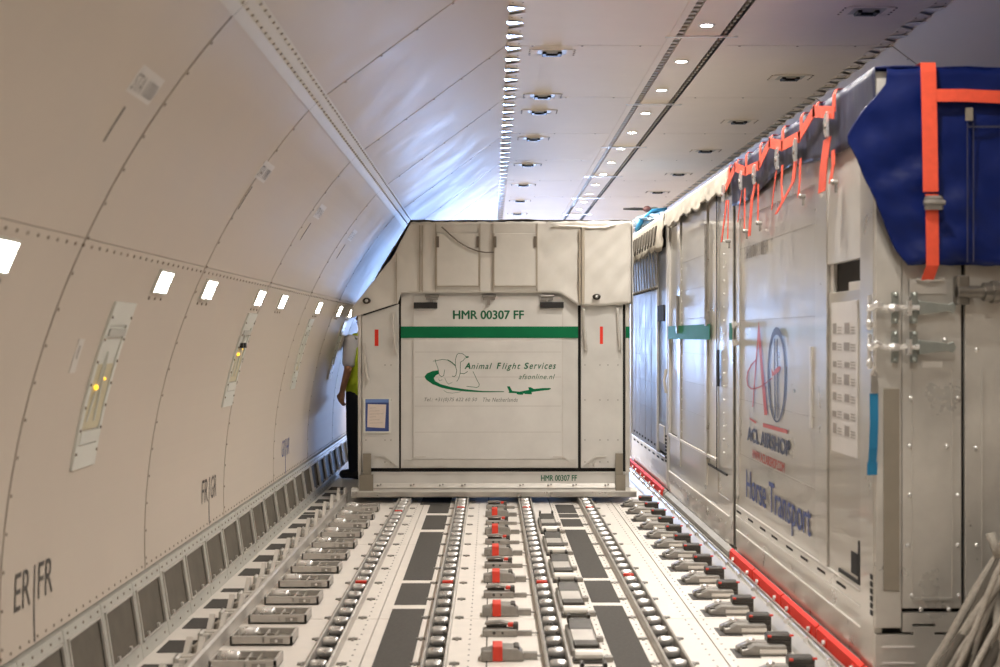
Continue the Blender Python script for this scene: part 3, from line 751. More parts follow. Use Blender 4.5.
slab('corner_post', fx(625.5), fx(630), .262, 2.38, 'alu_pale')
slab('corner_post', fx(399.3), fx(400.7), .27, fz(305), 'gap', y0=12.05)  # dark strip put in as shade between the doors, not a post
part('side_wall', MB().box(1.172, 1.19, 12.07, 15.18, .262, 2.38), 'mirror_alu', L1)
part('side_wall', MB().box(-1.14, -1.105, 12.07, 15.18, .262, 1.62), 'skin_front', L1)
part('rear_wall', MB().prism([(-1.14, .13), (1.19, .13), (1.19, 2.38), (-.67, 2.38), (-1.14, 1.62)], 'y', 15.182, 15.2), 'skin_front', L1)
for p in (413.2, 562): part('seam_rail', MB().box(fx(p), fx(p + 1), 12.0195, 12.022, fz(459), fz(296)), 'alu_pale', L1)
pl_ = MB()
for py in (352, 377, 406, 432): pl_.box(fx(415), fx(561), 12.0212, 12.022, fz(py) - .002, fz(py) + .002)
part('panel_line', pl_, 'faint_line', L1)
# green stripe
part('green_stripe', MB().box(fx(401), fx(578), 12.0185, 12.0195, fz(338), fz(326.5)).box(fx(401), fx(413), 12.0195, 12.03, fz(338), fz(326.5)).box(fx(563), fx(578), 12.0195, 12.03, fz(338), fz(326.5)), 'green', L1, label='green stripe')
part('green_stripe', MB().box(fx(625.7), fx(629.8), 12.028, 12.03, fz(338), fz(326.5)), 'green', L1, label='green stripe')
part('green_stripe', MB().box(1.19, 1.192, 12.1, 15.1, fz(338), fz(326.5)), 'green', L1, label='green stripe')
# front lettering and emblem
TY = 12.0205
def ftext(body, x0, x1, yt, yb, m='green_text', y=TY, **k):
    return lettering(body, m, L1, lambda u, v: (fx(x0) + u, y, fz(yb) + v), fx(x1) - fx(x0), fz(yt) - fz(yb), **k)
ftext('HMR 00307 FF', 453, 524, 310.3, 319.3, bold=0.03)
ftext('HMR 00307 FF', 541, 577, 475, 481, bold=0.025, y=12.0285)
for (c, a, b, w, d) in (('A', 464.5, 470.6, 'nimal', 492), ('F', 496.6, 501.3, 'light', 520.5), ('S', 523.8, 528.8, 'ervices', 556)):
    ftext(c, a, b, 362.6, 369, bold=0.035, shear=0.25)
    desc = 370.9 if 'g' in w else 369
    ftext(w, b + .7, d, 362.9 if w != 'ervices' else 362.6, desc, shear=0.35, spacing=1.22, bold=0.012)
ftext('afsonline.nl', 518.8, 555, 374, 379.2, shear=0.35, spacing=1.12)
ftext('Tel.: +31(0)75 622 60 50', 424.5, 477, 397.6, 402.3, 'grey_text', shear=0.3, spacing=1.1)
ftext('The Netherlands', 483, 517.8, 397.6, 401.7, 'grey_text', shear=0.3, spacing=1.1)
z1_ = lambda p: (410 + p[0] / 11.11, 340 + p[1] / 11.11)
z2_ = lambda p: (480 + p[0] / 11.11, 345 + p[1] / 11.11)
sw = [(320, 335), (250, 345), (190, 370), (162, 405), (180, 440), (250, 490), (350, 530), (470, 555), (620, 572), (800, 580), (1045, 578), (1045, 570), (800, 566), (600, 545), (450, 520), (340, 490), (280, 455), (265, 425), (285, 395), (320, 375)]
mb = MB(); face_poly(mb, [z1_(p) for p in sw], TY, .001); em = part('emblem_swoosh', mb, 'green', L1, label='green swoosh emblem')
pln = [(300, 460), (330, 458), (358, 510), (440, 518), (545, 498), (535, 470), (560, 468), (600, 488), (700, 478), (780, 478), (790, 488), (760, 500), (680, 508), (575, 522), (575, 548), (500, 545), (485, 535), (475, 553), (420, 550), (400, 535), (330, 532), (315, 528), (325, 515)]
mb = MB(); face_poly(mb, [z2_(p) for p in pln], TY, .001); part('emblem_plane', mb, 'green', L1, label='small green aeroplane emblem')
mb = MB(); face_poly(mb, [z1_(p) for p in ((615, 185), (650, 178), (652, 195), (625, 200))], TY, .001)
to3 = lambda p: (fx(p.x), TY, fz(p.y))
for w, pts in ((.5, [(258, 235), (300, 228), (360, 215), (420, 222)]), (1.0, [(420, 222), (460, 245), (505, 285)]), (.5, [(280, 215), (290, 260), (310, 310), (325, 385), (350, 408), (375, 395), (385, 330)]),
               (.5, [(505, 285), (505, 220), (520, 165), (540, 148), (580, 150), (610, 170), (625, 185)]), (.5, [(615, 200), (590, 230), (560, 245), (558, 370), (540, 430), (520, 460)]),
               (.55, [(505, 290), (520, 340), (510, 390), (490, 408), (470, 400)]), (.6, [(560, 370), (600, 375), (640, 350)]), (.5, [(700, 350), (720, 390), (745, 445), (770, 490), (765, 515), (740, 528), (690, 520), (630, 515)]),
               (.35, [(385, 420), (410, 470), (430, 490), (470, 470)]), (.35, [(375, 560), (410, 582), (470, 590), (540, 580), (570, 570)]), (.35, [(320, 430), (330, 455), (360, 440)])):
    strip(mb, [z1_(p) for p in pts], w, to3)
part('emblem_animals', mb, 'green_text', L1, label='green outline drawing of a swan and other animals')
# hardware on the front
part('door_stop', MB().box(fx(414), fx(437.5), 11.985, 12.022, fz(308.5), fz(302.5)), 'black', L1, bevel=0.004, label='black rubber stop')
part('door_stop', MB().box(fx(540), fx(563.5), 11.985, 12.022, fz(308), fz(302)), 'black', L1, bevel=0.004, label='black rubber stop')
for px in (432, 489, 547):
    part('hinge', MB().box(fx(px - 6), fx(px + 6), 12.0, 12.022, fz(300), fz(296)).cyl((fx(px - 7), 12.0, fz(296)), (fx(px + 7), 12.0, fz(296)), .012, 8).box(fx(px - 2), fx(px + 1), 11.995, 12.022, fz(305), fz(300)), 'lock_metal', L1)
for (a, b, c, d) in ((364.5, 345, 368, 380), (394, 314, 396, 352), (583.5, 310, 586, 348), (617.5, 310, 620, 348)):
    m = MB().tube([(fx(a), 12.0, fz(b)), (fx(a) + .005, 11.985, fz((b + d) / 2)), (fx(c), 12.0, fz(d))], .010, 6)
    m.box(fx(a) - .012, fx(a) + .012, 12.0, 12.035, fz(b) - .03, fz(b) + .02).box(fx(c) - .014, fx(c) + .014, 12.0, 12.035, fz(d) - .02, fz(d) + .03)
    m.cbox(fx((a + c) / 2) - .012, fx((a + c) / 2) + .014, 11.98, 12.035, fz(d) + .07, fz(d) + .15, .006)
    part('latch_handle', m, 'alu_pale', L1)
for (a, b, c, d) in ((374.7, 329.5, 378.5, 346), (600, 326.5, 603, 344)):
    st = part('red_plate', MB().box(fx(a), fx(c), 12.0335, 12.035, fz(d), fz(b)), 'red_bar', L1, label='narrow red instruction sticker')
for (a, b) in ((363.5, 371.5), (615, 622.5)):
    m = MB().box(fx(a), fx(b), 11.985, 12.0, fz(490), fz(453)).box(fx(a) - (.03 if a < 400 else .0), fx(b) + .02, 11.97, 11.985, fz(491), fz(474))
    part('restraint_stake', m, 'brown_strip', L1, label='upright brownish restraint stake')
for (a, s) in ((399, -1), (402, 1), (577, -1), (582, 1)):
    X = lambda d: fx(a + s * d)
    m = MB(); m.prism([(X(0), fz(468)), (X(14), fz(457)), (X(15), fz(457)), (X(24), fz(457)), (X(24), fz(456)), (X(13.6), fz(456)), (X(0), fz(466.8))], 'y', 12.014, 12.03)
    for k in range(2): m.cyl((X(8 + 4 * k), 12.012, fz(464)), (X(8 + 4 * k), 12.03, fz(464)), .010, 8)
    part('corner_bracket', m, 'alu_pale', L1)
m = MB()
for px in (378, 411, 440, 462, 520, 548, 573, 605): m.cyl((fx(px), 11.995, .15), (fx(px), 12.03, .15), .009, 8).cyl((fx(px + 3), 11.995, .157), (fx(px + 3), 12.03, .157), .007, 8)
part('base_bolts', m, 'lock_metal', L1, kind='stuff')
m = MB()
for px in (366, 385, 391, 585, 600, 608, 618):
    for py in (365, 400, 440, 462): m.cyl((fx(px), 12.031, fz(py)), (fx(px), 12.036, fz(py)), .006, 6)
part('door_rivets', m, 'lock_metal', L1, kind='stuff')
# document pouch on the left groom door
dp = thing('document_pouch', 'blue plastic document pouch holding a cream paper, fixed to the stall door', 'pouch', (fx(377), 12.03, fz(433)))
m = MB()
for (a, b, c, d) in ((363.5, 365.5, 398, 433), (389, 391, 398, 433), (365.5, 389, 431.3, 433), (365.5, 389, 398, 399)): m.box(fx(a), fx(b), 12.022, 12.035, fz(d), fz(c))
part('frame', m, 'white_plastic', dp)
part('backing', MB().box(fx(365.5), fx(389), 12.029, 12.035, fz(431.3), fz(399)), 'pouch', dp)
part('flap', MB().box(fx(365.5), fx(389), 12.024, 12.029, fz(402.5), fz(399)), 'pouch_light', dp, label='lighter blue flap')
pp = part('paper', MB().prism([(fx(368), fz(404)), (fx(386.3), fz(404.5)), (fx(385), fz(428)), (fx(367.3), fz(427))], 'y', 12.027, 12.0285), 'paper', dp, label='cream handwritten paper')
ln = MB()
for k in range(6): strip(ln, [(369.5, 408 + 3 * k), (376 + 1.2 * (k % 3) * 3, 407.7 + 3 * k)], .25, lambda p: (fx(p.x), 12.0268, fz(p.y)))
part('handwriting', ln, 'faded_text', pp)
# canvas top cover
def plin(pts, x):
    if x <= pts[0][0]: return pts[0][1]
    for (a, b), (c, d) in zip(pts[:-1], pts[1:]):
        if x <= c: return b + (d - b) * (x - a) / (c - a) if c > a else d
    return pts[-1][1]
CV = thing('canvas_cover', 'off-white canvas cover with two roll-up flaps over the green-striped stall', 'cover', (0.1, 12.0, 1.68))
ztop = [(352, 309), (394, 256), (411, 222.5), (630, 221.5)]
zbot = [(352, 318), (396, 304), (401, 303), (401.5, 293), (560, 293), (578, 305.5), (600, 306), (630, 304)]
def front(u, v):
    px = 352 + 278.5 * u; a, b = plin(zbot, px), plin(ztop, px); py = a + (b - a) * v
    amp = .008 if 425 < px < 540 else .018
    if v > .96: py -= .6 * wob(px * .05, 1, 2)
    return (fx(px), 11.983 - amp * .55 * wob(px * .010, py * .012, 1.3) - .0045 * math.sin(px * .30 + py * .22 + 2 * math.sin(py * .05)) * (1 if px > 540 else .2), fz(py))
m = MB().grid(front, 90, 24); o = part('front_drape', m, 'canvas', CV, smooth=True); solid(o, .008)
def roof(u, v):
    prof = [(-1.165, 1.60), (-.93, 2.03), (-.69, 2.418), (0.3, 2.425), (1.212, 2.418)]
    i = min(int(u * 4), 3); t = u * 4 - i; a, b = prof[i], prof[i + 1]
    y = 11.985 + 3.24 * v
    k = .006 * wob(u * 6, y, .3)
    return (a[0] + (b[0] - a[0]) * t + k, y, a[1] + (b[1] - a[1]) * t + k)
o = part('unseen_dark_roof', MB().grid(roof, 36, 26), 'net', CV, smooth=True, label='unseen roof sheet, darkened against lamp bounce'); solid(o, .006)  # roof is out of view; made dark so less downlight bounces up
o = part('side_drape', MB().grid(lambda u, v: (1.214 + .005 * wob(u * 6, v * 3), 11.99 + 3.2 * u, 2.42 - .715 * v), 36, 10), 'canvas', CV, smooth=True); solid(o, .006)
for (a, b) in ((437, 479), (494, 536)):
    f = part('roll_up_flap', MB().box(fx(a), fx(b), 11.958, 11.966, fz(286), fz(234)), 'canvas', CV, bevel=0.004)
    m = MB()
    for p in (a, b): m.box(fx(p) - .004, fx(p) + .004, 11.954, 11.960, fz(286), fz(234))
    m.box(fx(a), fx(b), 11.954, 11.960, fz(287) - .003, fz(287) + .004)
    part('flap_edge', m, 'canvas_seam', f)
    for p in (a + 1, b - 1): part('fastening_tab', MB().box(fx(p) - .012, fx(p) + .012, 11.946, 11.956, fz(248), fz(237)), 'canvas_dark', f, label='dark fastening tab')
part('cord', MB().tube([(fx(a), 11.944, fz(b)) for a, b in ((442, 227.5), (450, 235), (458, 242), (468, 248), (478, 251.8), (486, 253), (494, 253))], .006, 6), 'canvas_dark', CV, label='dark cord')
m = MB()
for p, a, b in ((397, 304, 254), (420, 292, 226), (423, 292, 226), (436, 292, 224), (480, 292, 224), (493, 292, 224), (537, 292, 224)): m.box(fx(p) - .003, fx(p) + .003, 11.962, 11.975, fz(a), fz(b))
part('stitched_seam', m, 'canvas_seam', CV)
part('folded_edge', MB().box(fx(578.5), fx(580.0), 11.945, 11.985, fz(305), fz(230)).box(fx(581), fx(584), 11.95, 11.985, fz(305), fz(228)), 'canvas_seam', CV, bevel=0.003)
part('top_hem', MB().tube([(fx(a), 11.962, fz(b)) for a, b in ((552, 227), (560, 226.5), (575, 227), (590, 228.5), (605, 228), (615, 225))], .010, 6), 'canvas', CV, smooth=True)
for (a, b) in ((367.5, 301), (596, 297)):
    p = lathe_x([(-.012, .03), (0, .036), (.008, .03)], 14); p.v = [(fx(a) + v[1], 11.952 + v[0], fz(b) + v[2] * .75) for v in p.v]
    g0 = part('grommet', p, 'dark_metal', CV, smooth=True); part('stud', MB().ball((fx(a), 11.94, fz(b)), .014), 'steel', g0, smooth=True)

#L2 dup(L1, (0.02, 18.65, RT), 'second green-striped horse stall standing behind the canvas-topped one'); dup(CV, (0.1, 18.6, 1.68), 'off-white canvas cover on the stall behind the front green-striped one')

# ================================================================== RIGHT-HAND ROW
XF = 1.50
def sy(px): return XF * F / (px - VPX)
def sz(px, py): return CAMZ - (py - VPY) * sy(px) / F
def stall(label, y0, y1):
    t = thing('horse_stall', label, 'animal stall', (2.6, (y0 + y1) / 2, RT), 'air cargo horse stalls')
    part('core', MB().prism([(1.52, .20), (3.74, .20), (3.74, 1.62), (3.20, 2.42), (1.52, 2.42)], 'y', y0 + .02, y1 - .02), 'gap', t)
    part('pallet', MB().prism([(1.462, .054), (3.88, .054), (3.88, .10), (3.85, .12), (1.49, .12), (1.462, .10)], 'y', y0, y1), 'dull_alu', t)
    part('far_side_wall', MB().box(3.75, 3.78, y0, y1, .12, 1.62), 'front_alu', t)
    part('roof', MB().prism([(1.50, 2.425), (3.20, 2.425), (3.78, 1.63), (3.78, 1.65), (3.21, 2.445), (1.50, 2.445)], 'y', y0, y1), 'alu_pale', t)
    return t
def plate(t, name, y0, y1, z0, z1, m, x=XF, th_=.018, bevel=.002, **k): return part(name, MB().box(x, x + th_, y0, y1, z0, z1), m, t, bevel=bevel, **k)
def side_text(t, body, ya, yb, z0, z1, m, x=XF - .0035, **k):
    """ya > yb: text runs from the far end towards the camera"""
    return lettering(body, m, t, lambda u, v: (x, ya - u, z0 + v), ya - yb, z1 - z0, **k)
# ---- near stall
R1 = stall('shiny aluminium horse stall with a red and navy A emblem and blue tarpaulin', 5.43, 8.58)
P = 'mirror_alu'
plate(R1, 'edge_post', 8.515, 8.578, .14, 2.42, 'mirror_alu_b')
bp_ = plate(R1, 'side_panel', 6.36, 8.505, .40, 2.42, P)
plate(R1, 'door_post', 6.20, 6.345, .40, 2.42, 'mirror_alu_b', x=XF - .012, th_=.03)
plate(R1, 'upper_panel', 5.64, 6.19, 1.745, 2.42, 'alu_pale', x=XF - .010, th_=.028)
dr = plate(R1, 'groom_door', 5.64, 6.19, .40, 1.62, P, x=XF - .004)
plate(R1, 'corner_post', 5.432, 5.63, .12, 2.42, 'mirror_alu_b', x=XF - .014, th_=.034, bevel=.004)
plate(R1, 'window_ledge', 5.64, 5.86, 1.62, 1.655, 'alu_pale', x=XF)
plate(R1, 'window_jamb', 6.13, 6.19, 1.62, 1.745, 'alu_pale', x=XF + .002)
plate(R1, 'skirt', 5.64, 8.505, .125, .393, 'mirror_alu_b', x=XF - .006, th_=.024)
for y in (8.43, 8.05, 7.69, 7.37, 7.0, 6.67, 6.325, 5.966): part('vent_slot', MB().box(XF - .0075, XF - .0055, y - .075, y + .075, .362, .374), 'gap', R1)
m = MB()
for z in (.40, .335, .25): m.box(XF - .014, XF - .004, 5.64, 8.505, z, z + .006)
part('rub_rail', m, 'alu_pale', R1)
m = MB()
for k in range(24):
    z = .55 + .075 * k
    for y in (6.40, 8.46): m.cyl((XF - .004, y, z), (XF, y, z), .007, 6)
for k in range(20):
    for z in (2.16, 2.20): m.cyl((XF - .004, 6.45 + .10 * k, z), (XF, 6.45 + .10 * k, z), .006, 6)
part('side_rivets', m, 'steel', R1, kind='stuff')
m = MB()
for z in (1.95, 1.52, 1.05, .72): m.box(XF - .0012, XF, 6.42, 8.44, z, z + .003)
part('panel_line', m, 'faded_text', R1)
m = MB()
for y in (6.40, 8.46): m.box(XF - .006, XF, y - .045, y + .045, .45, 2.40)
m.box(XF - .006, XF, 6.445, 8.415, 2.13, 2.22)
part('frame_strip', m, 'mirror_alu_b', R1)
part('reinforcing_strip', MB().box(XF - .008, XF, 6.52, 6.56, 1.0, 1.38), 'alu_pale', R1)
for z in (1.50, 1.39):
    part('side_hinge', MB().cyl((XF - .022, 8.50, z - .02), (XF - .022, 8.50, z + .02), .014, 8).box(XF - .018, XF, 8.47, 8.53, z - .015, z + .015), 'steel', R1)
# printing on the near stall
side_text(R1, 'HMR 00228 FF', 8.25, 7.58, 1.88, 1.955, 'faded_text', bold=.01)
YW = lambda px: sy(px)
side_text(R1, 'ACL AIRSHOP', sy(748), sy(791), .82, .905, 'navy_text', bold=.045)
side_text(R1, 'WWW.ACLAIRSHOP.COM', sy(753), sy(785.5), .73, .783, 'red_text', bold=.02)
side_text(R1, 'Horse Transport', sy(747), sy(812), .435, .648, 'blue_text', bold=.006)
sp3 = lambda p: (XF - .0045, sy(p.x), sz(p.x, p.y))
m = MB()
def spoly(pts, d=.0): m.v.extend([(XF - .0045 - d, sy(a), sz(a, b)) for a, b in pts]); n = len(pts); i = len(m.v) - n; m.f.append(tuple(range(i, i + n)))
zz = lambda p: (730 + p[0] / 7.41, 310 + p[1] / 7.41)
spoly([zz(p) for p in ((221, 80), (232, 180), (285, 780), (262, 780), (218, 230), (180, 720), (172, 720), (212, 180))])
spoly([(750.5, 417.5), (757, 421.5), (757, 424), (750.5, 419.5)]); spoly([(764, 423), (788.5, 430), (788.5, 434), (764, 427)])
part('emblem_letter', m, 'red_text', R1, label='red letter A of the emblem')
m = MB()
strip(m, [zz(p) for p in ((200, 370), (165, 410), (140, 460), (132, 510), (140, 560), (165, 585), (190, 583), (230, 570), (270, 545), (320, 505))], 1.2, sp3)
spoly([zz(p) for p in ((315, 430), (330, 462), (355, 428), (378, 415), (388, 428), (375, 455), (345, 480), (322, 492))], .001)
part('emblem_orbit', m, 'red_text', R1, label='red orbit and arrow of the emblem')
m = MB(); N = 40; ccx, ccy = 355.0, 480.0
for k in range(N):
    def ep(t, w): c, s = math.cos(t), math.sin(t); up = max(0, s); return zz((ccx + (70 - w) * c, ccy - (355 - w * (1 + 3.2 * up)) * s))
    t0, t1 = 2 * math.pi * k / N, 2 * math.pi * (k + 1) / N
    q = [ep(t0, 0), ep(t1, 0), ep(t1, 14), ep(t0, 14)]; m.quad(*[sp3(Vector(a)) for a in q])
for a in (338, 360): strip(m, [zz((a, 215)), zz((a + 4, 800))], 1.0, sp3)
part('emblem_ring', m, 'navy_text', R1, label='dark navy oval ring of the emblem')
# notice sheet with printed rows on the groom door
nt_ = part('notice_sheet', MB().box(XF - .0075, XF - .004, 5.70, 6.13, .93, 1.575), 'notice', R1, label='white instruction sheet with rows of small print')
m = MB()
for r in range(7):
    z = 1.44 - .072 * r
    for (a, b) in ((6.06, 6.10), (5.84, 5.90)): m.box(XF - .0085, XF - .0075, a - .02, b + .01 * (r % 2), z, z + .045 - .01 * (r % 3))
    for q in range(3): m.box(XF - .0083, XF - .0075, 5.95, 6.02, z + .012 * q, z + .004 + .012 * q); m.box(XF - .0083, XF - .0075, 5.73, 5.80, z + .012 * q, z + .004 + .012 * q)
part('printed_rows', m, 'faded_text', nt_, kind='stuff')
part('recess_handle', MB().box(XF - .010, XF - .003, 5.66, 6.0, .42, .436).box(XF - .010, XF - .003, 5.66, 5.68, .436, .60).box(XF - .007, XF - .003, 5.70, 5.80, .45, .54), 'gap', R1, label='dark recessed handle')
m = MB()
for k in range(6): m.box(XF - .0165, XF - .013, 5.44, 5.475, .34 + .028 * k, .36 + .028 * k)
part('slotted_plate', m, 'gap', R1)
# ---- end face of the near stall
ex = lambda px: (px - VPX) * 5.43 / F
ez = lambda py: CAMZ - (py - VPY) * 5.43 / F
def eplate(name, x0, x1, z0, z1, m, y=5.412, t=.025, bevel=.003, **k): return part(name, MB().box(x0, x1, y, y + t, z0, z1), m, R1, bevel=bevel, **k)
eplate('corner_post', 1.488, 1.588, .30, 2.42, 'front_alu', y=5.405)
eplate('end_panel', 1.592, 1.822, ez(608), 2.42, 'front_alu')
eplate('end_panel', 1.836, 2.90, ez(608), 2.42, 'front_alu')
part('end_panel', MB().prism([(2.91, ez(608)), (3.76, ez(608)), (3.76, 1.62), (3.2, 2.42), (2.91, 2.42)], 'y', 5.412, 5.437), 'front_alu', R1, bevel=.003)
m = MB(); zc0 = ez(634)
pts = [(1.488, .12), (3.76, .12)]; x = 3.76; up = True
while x > 1.62:
    pts += [(x, zc0 + (.032 if up else 0)), (max(x - .09, 1.488), zc0 + (.032 if up else 0))]; x -= .085; up = not up
pts += [(1.488, pts[-1][1])]
m.prism(pts, 'y', 5.405, 5.437); part('base_skirt', m, 'front_alu', R1)
m = MB(); pts = []
x = 3.76; up = True
pts = [(1.592, ez(612)), (3.76, ez(612))]
while x > 1.62:
    pts += [(x, zc0 + (.042 if up else .010)), (max(x - .09, 1.592), zc0 + (.042 if up else .010))]; x -= .085; up = not up
pts += [(1.592, pts[-1][1])]
m.prism(pts, 'y', 5.408, 5.437); part('sill_panel', m, 'front_alu', R1)
eplate('brown_strip', ex(882), ex(898), ez(590), ez(388), 'brown_strip', y=5.398, t=.008)
m = MB()
for (a, b) in ((1.63, 1.79), (1.90, 2.2)):
    m.box(a, a + .006, 5.406, 5.413, ez(598), 1.3).box(b - .006, b, 5.406, 5.413, ez(598), 1.3).box(a, b, 5.406, 5.413, ez(600), ez(597))
part('panel_bead', m, 'front_alu', R1)
m = MB()
for px, py in ((909, 446), (946, 446), (907, 545), (957, 545), (911, 595), (958, 595), (920, 609), (948, 609), (909, 495), (957, 495), (975, 448), (976, 350), (976, 545), (893, 455), (893, 585), (887, 488), (944, 340), (910, 398), (957, 398)):
    m.ball((ex(px), 5.411, ez(py)), (.009, .007, .009), 8, 6)
part('rivet_heads', m, 'steel', R1, smooth=True, kind='stuff')
for py in (308, 347):
    z = ez(py)
    t = part('toggle_latch', MB().prism([(ex(915), z - .028), (ex(945), z - .014), (ex(950), z - .022), (ex(953), z), (ex(950), z + .022), (ex(945), z + .014), (ex(915), z + .028)], 'y', 5.375, 5.392), 'teal_metal', R1, bevel=.003)
    m = MB().cyl((ex(880), 5.37, z), (ex(915), 5.37, z), .010, 8).cyl((ex(905), 5.368, z + .03), (ex(905), 5.368, z - .03), .012, 8)
    m.ball((ex(890), 5.368, z), (.03, .014, .016), 8, 6)
    part('hook_bolt', m, 'steel', t)
    m = MB()
    for px in (893, 912): m.box(ex(px - 3), ex(px + 3), 5.385, 5.412, z - .06, z + .06).ball((ex(px), 5.384, z + .05), (.010, .008, .010), 8, 6).ball((ex(px), 5.384, z - .05), (.010, .008, .010), 8, 6)
    part('latch_bracket', m, 'teal_metal', t)
    m = MB().tube([(ex(880), 5.38, z), (ex(874), 5.375, z + .012), (ex(868), 5.385, z - .004), (1.462, 5.40, z + .004)], [.012, .015, .013, .010], 8)
    m.tube([(1.464, 5.40, z + .05), (1.462, 5.398, z), (1.462, 5.405, z - .05)], .008, 6).ball((1.463, 5.402, z - .065), (.014, .014, .022), 8, 6)
    part('catch', m, 'steel', t)
m = MB().cyl((ex(952), 5.36, ez(292.5)), (2.9, 5.36, ez(292.5)), .024, 14).cyl((ex(978), 5.36, ez(292.5)), (ex(1006), 5.36, ez(292.5)), .036, 14).cyl((ex(986), 5.36, ez(292.5)), (ex(992), 5.36, ez(292.5)), .043, 14)
m.cbox(ex(952), ex(964), 5.35, 5.412, ez(305), ez(276), .006)
part('locking_bar', m, 'bar_metal', R1, label='thick round locking bar')
part('hook_plate', MB().box(ex(908), ex(916), 5.40, 5.412, ez(297), ez(279)).box(ex(908), ex(945), 5.404, 5.412, ez(294), ez(280)).tube([(ex(915), 5.39, ez(279)), (ex(925), 5.38, ez(281)), (ex(942), 5.39, ez(279))], .007, 6), 'alu_pale', R1)
part('corner_cap', MB().box(1.482, 1.545, 5.395, 5.60, 2.22, 2.452), 'alu_pale', R1, bevel=.004, label='pale metal corner cap')
eplate('rating_plate', ex(921), ex(942), ez(368), ez(361), 'alu_pale', y=5.408, t=.005)
m = MB()
for py in (646, 662): m.box(ex(881), ex(913), 5.402, 5.406, ez(py + 1), ez(py - 1))
part('stencil_line', m, 'notice', R1)
# ---- second stall
R2 = stall('reflective aluminium horse stall with short green stripes, mid-row under a cream cover edge', 8.62, 11.80)
def rp(name, pa, pb, z0, z1, m, dx=0.0, **k): return plate(R2, name, sy(pa), sy(pb), z0, z1, m, x=XF + dx, **k)
plate(R2, 'edge_post', 11.74, 11.798, .14, 2.42, 'alu_pale', x=XF - .01, th_=.03)
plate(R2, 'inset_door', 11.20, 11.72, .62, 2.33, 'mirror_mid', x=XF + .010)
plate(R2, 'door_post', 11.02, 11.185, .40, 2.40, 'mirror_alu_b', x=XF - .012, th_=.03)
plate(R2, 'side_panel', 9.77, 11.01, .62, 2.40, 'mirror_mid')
plate(R2, 'door_post', 9.66, 9.755, .40, 2.42, 'mirror_alu_b', x=XF - .012, th_=.03)
plate(R2, 'inset_door', 9.23, 9.60, .55, 2.38, 'mirror_alu_b', x=XF - .002)
plate(R2, 'side_panel', 8.76, 9.215, .40, 2.42, 'mirror_alu_b')
plate(R2, 'edge_post', 8.622, 8.745, .14, 2.42, 'mirror_alu_b', x=XF - .010, th_=.03)
plate(R2, 'lower_panel', 9.77, 11.73, .30, .612, P, x=XF - .004)
plate(R2, 'lower_panel', 9.225, 9.765, .30, .545, P, x=XF - .004)
plate(R2, 'lower_panel', 8.75, 9.22, .30, .398, P, x=XF - .004)
plate(R2, 'header', 9.225, 9.655, 2.385, 2.42, 'alu_pale'); plate(R2, 'header', 11.19, 11.735, 2.335, 2.42, 'alu_pale'); plate(R2, 'kick_panel', 9.61, 9.655, .55, 2.38, 'mirror_alu_b', x=XF + .006)
plate(R2, 'skirt', 8.75, 11.735, .125, .293, 'mirror_alu_b', x=XF - .006, th_=.024)
part('rub_rail', MB().box(XF - .014, XF, 9.25, 11.73, .60, .616).box(XF - .014, XF, 8.75, 11.73, .293, .302), 'alu_pale', R2)
part('dark_sill', MB().box(XF - .012, XF - .002, 8.85, 9.6, .545, .558).box(XF - .014, XF - .008, 9.222, 9.228, .55, 2.38), 'gap', R2)
for (a, b) in ((9.5, 11.73), (8.63, 8.74)):
    part('green_stripe', MB().box(XF - .016 if b > 9 else XF - .012, XF - .013 if b > 9 else XF - .009, a, b, fz(338) - .008, fz(326.5)), 'green', R2, label='green stripe')
part('handle_slot', MB().box(XF - .013, XF - .003, 9.16, 9.20, 1.10, 1.34), 'gap', R2)
part('pull_handle', MB().tube([(XF - .03, 11.75, 1.15), (XF - .045, 11.75, 1.05), (XF - .03, 11.75, .95)], .012, 6), 'alu_pale', R2)
m = MB()
for z in (2.0, 1.78, 1.56, 1.3, 1.08, .86): m.box(XF - .0012, XF, 9.8, 11.0, z, z + .003)
part('panel_line', m, 'faded_text', R2)
m = MB()
for k in range(20):
    z = .68 + .085 * k
    for y in (9.80, 10.98, 9.0): m.cyl((XF - .005, y, z), (XF, y, z), .006, 6)
for k in range(16): m.cyl((XF - .010, 8.9 + .18 * k, .24), (XF - .006, 8.9 + .18 * k, .24), .008, 6)
part('side_rivets', m, 'steel', R2, kind='stuff')
part('latch_rod', MB().cyl((XF - .022, 9.62, 1.55), (XF - .022, 9.62, 2.2), .010, 8).box(XF - .03, XF, 9.60, 9.64, 1.50, 1.60), 'lock_metal', R2)
part('latch_rod', MB().cyl((XF - .022, 11.10, 1.5), (XF - .022, 11.10, 1.75), .010, 8).box(XF - .03, XF, 11.08, 11.12, 1.45, 1.5), 'lock_metal', R2)
part('end_wall', MB().prism([(1.5, .13), (3.78, .13), (3.78, 1.62), (3.2, 2.42), (1.5, 2.42)], 'y', 8.622, 8.638), 'front_alu', R2)
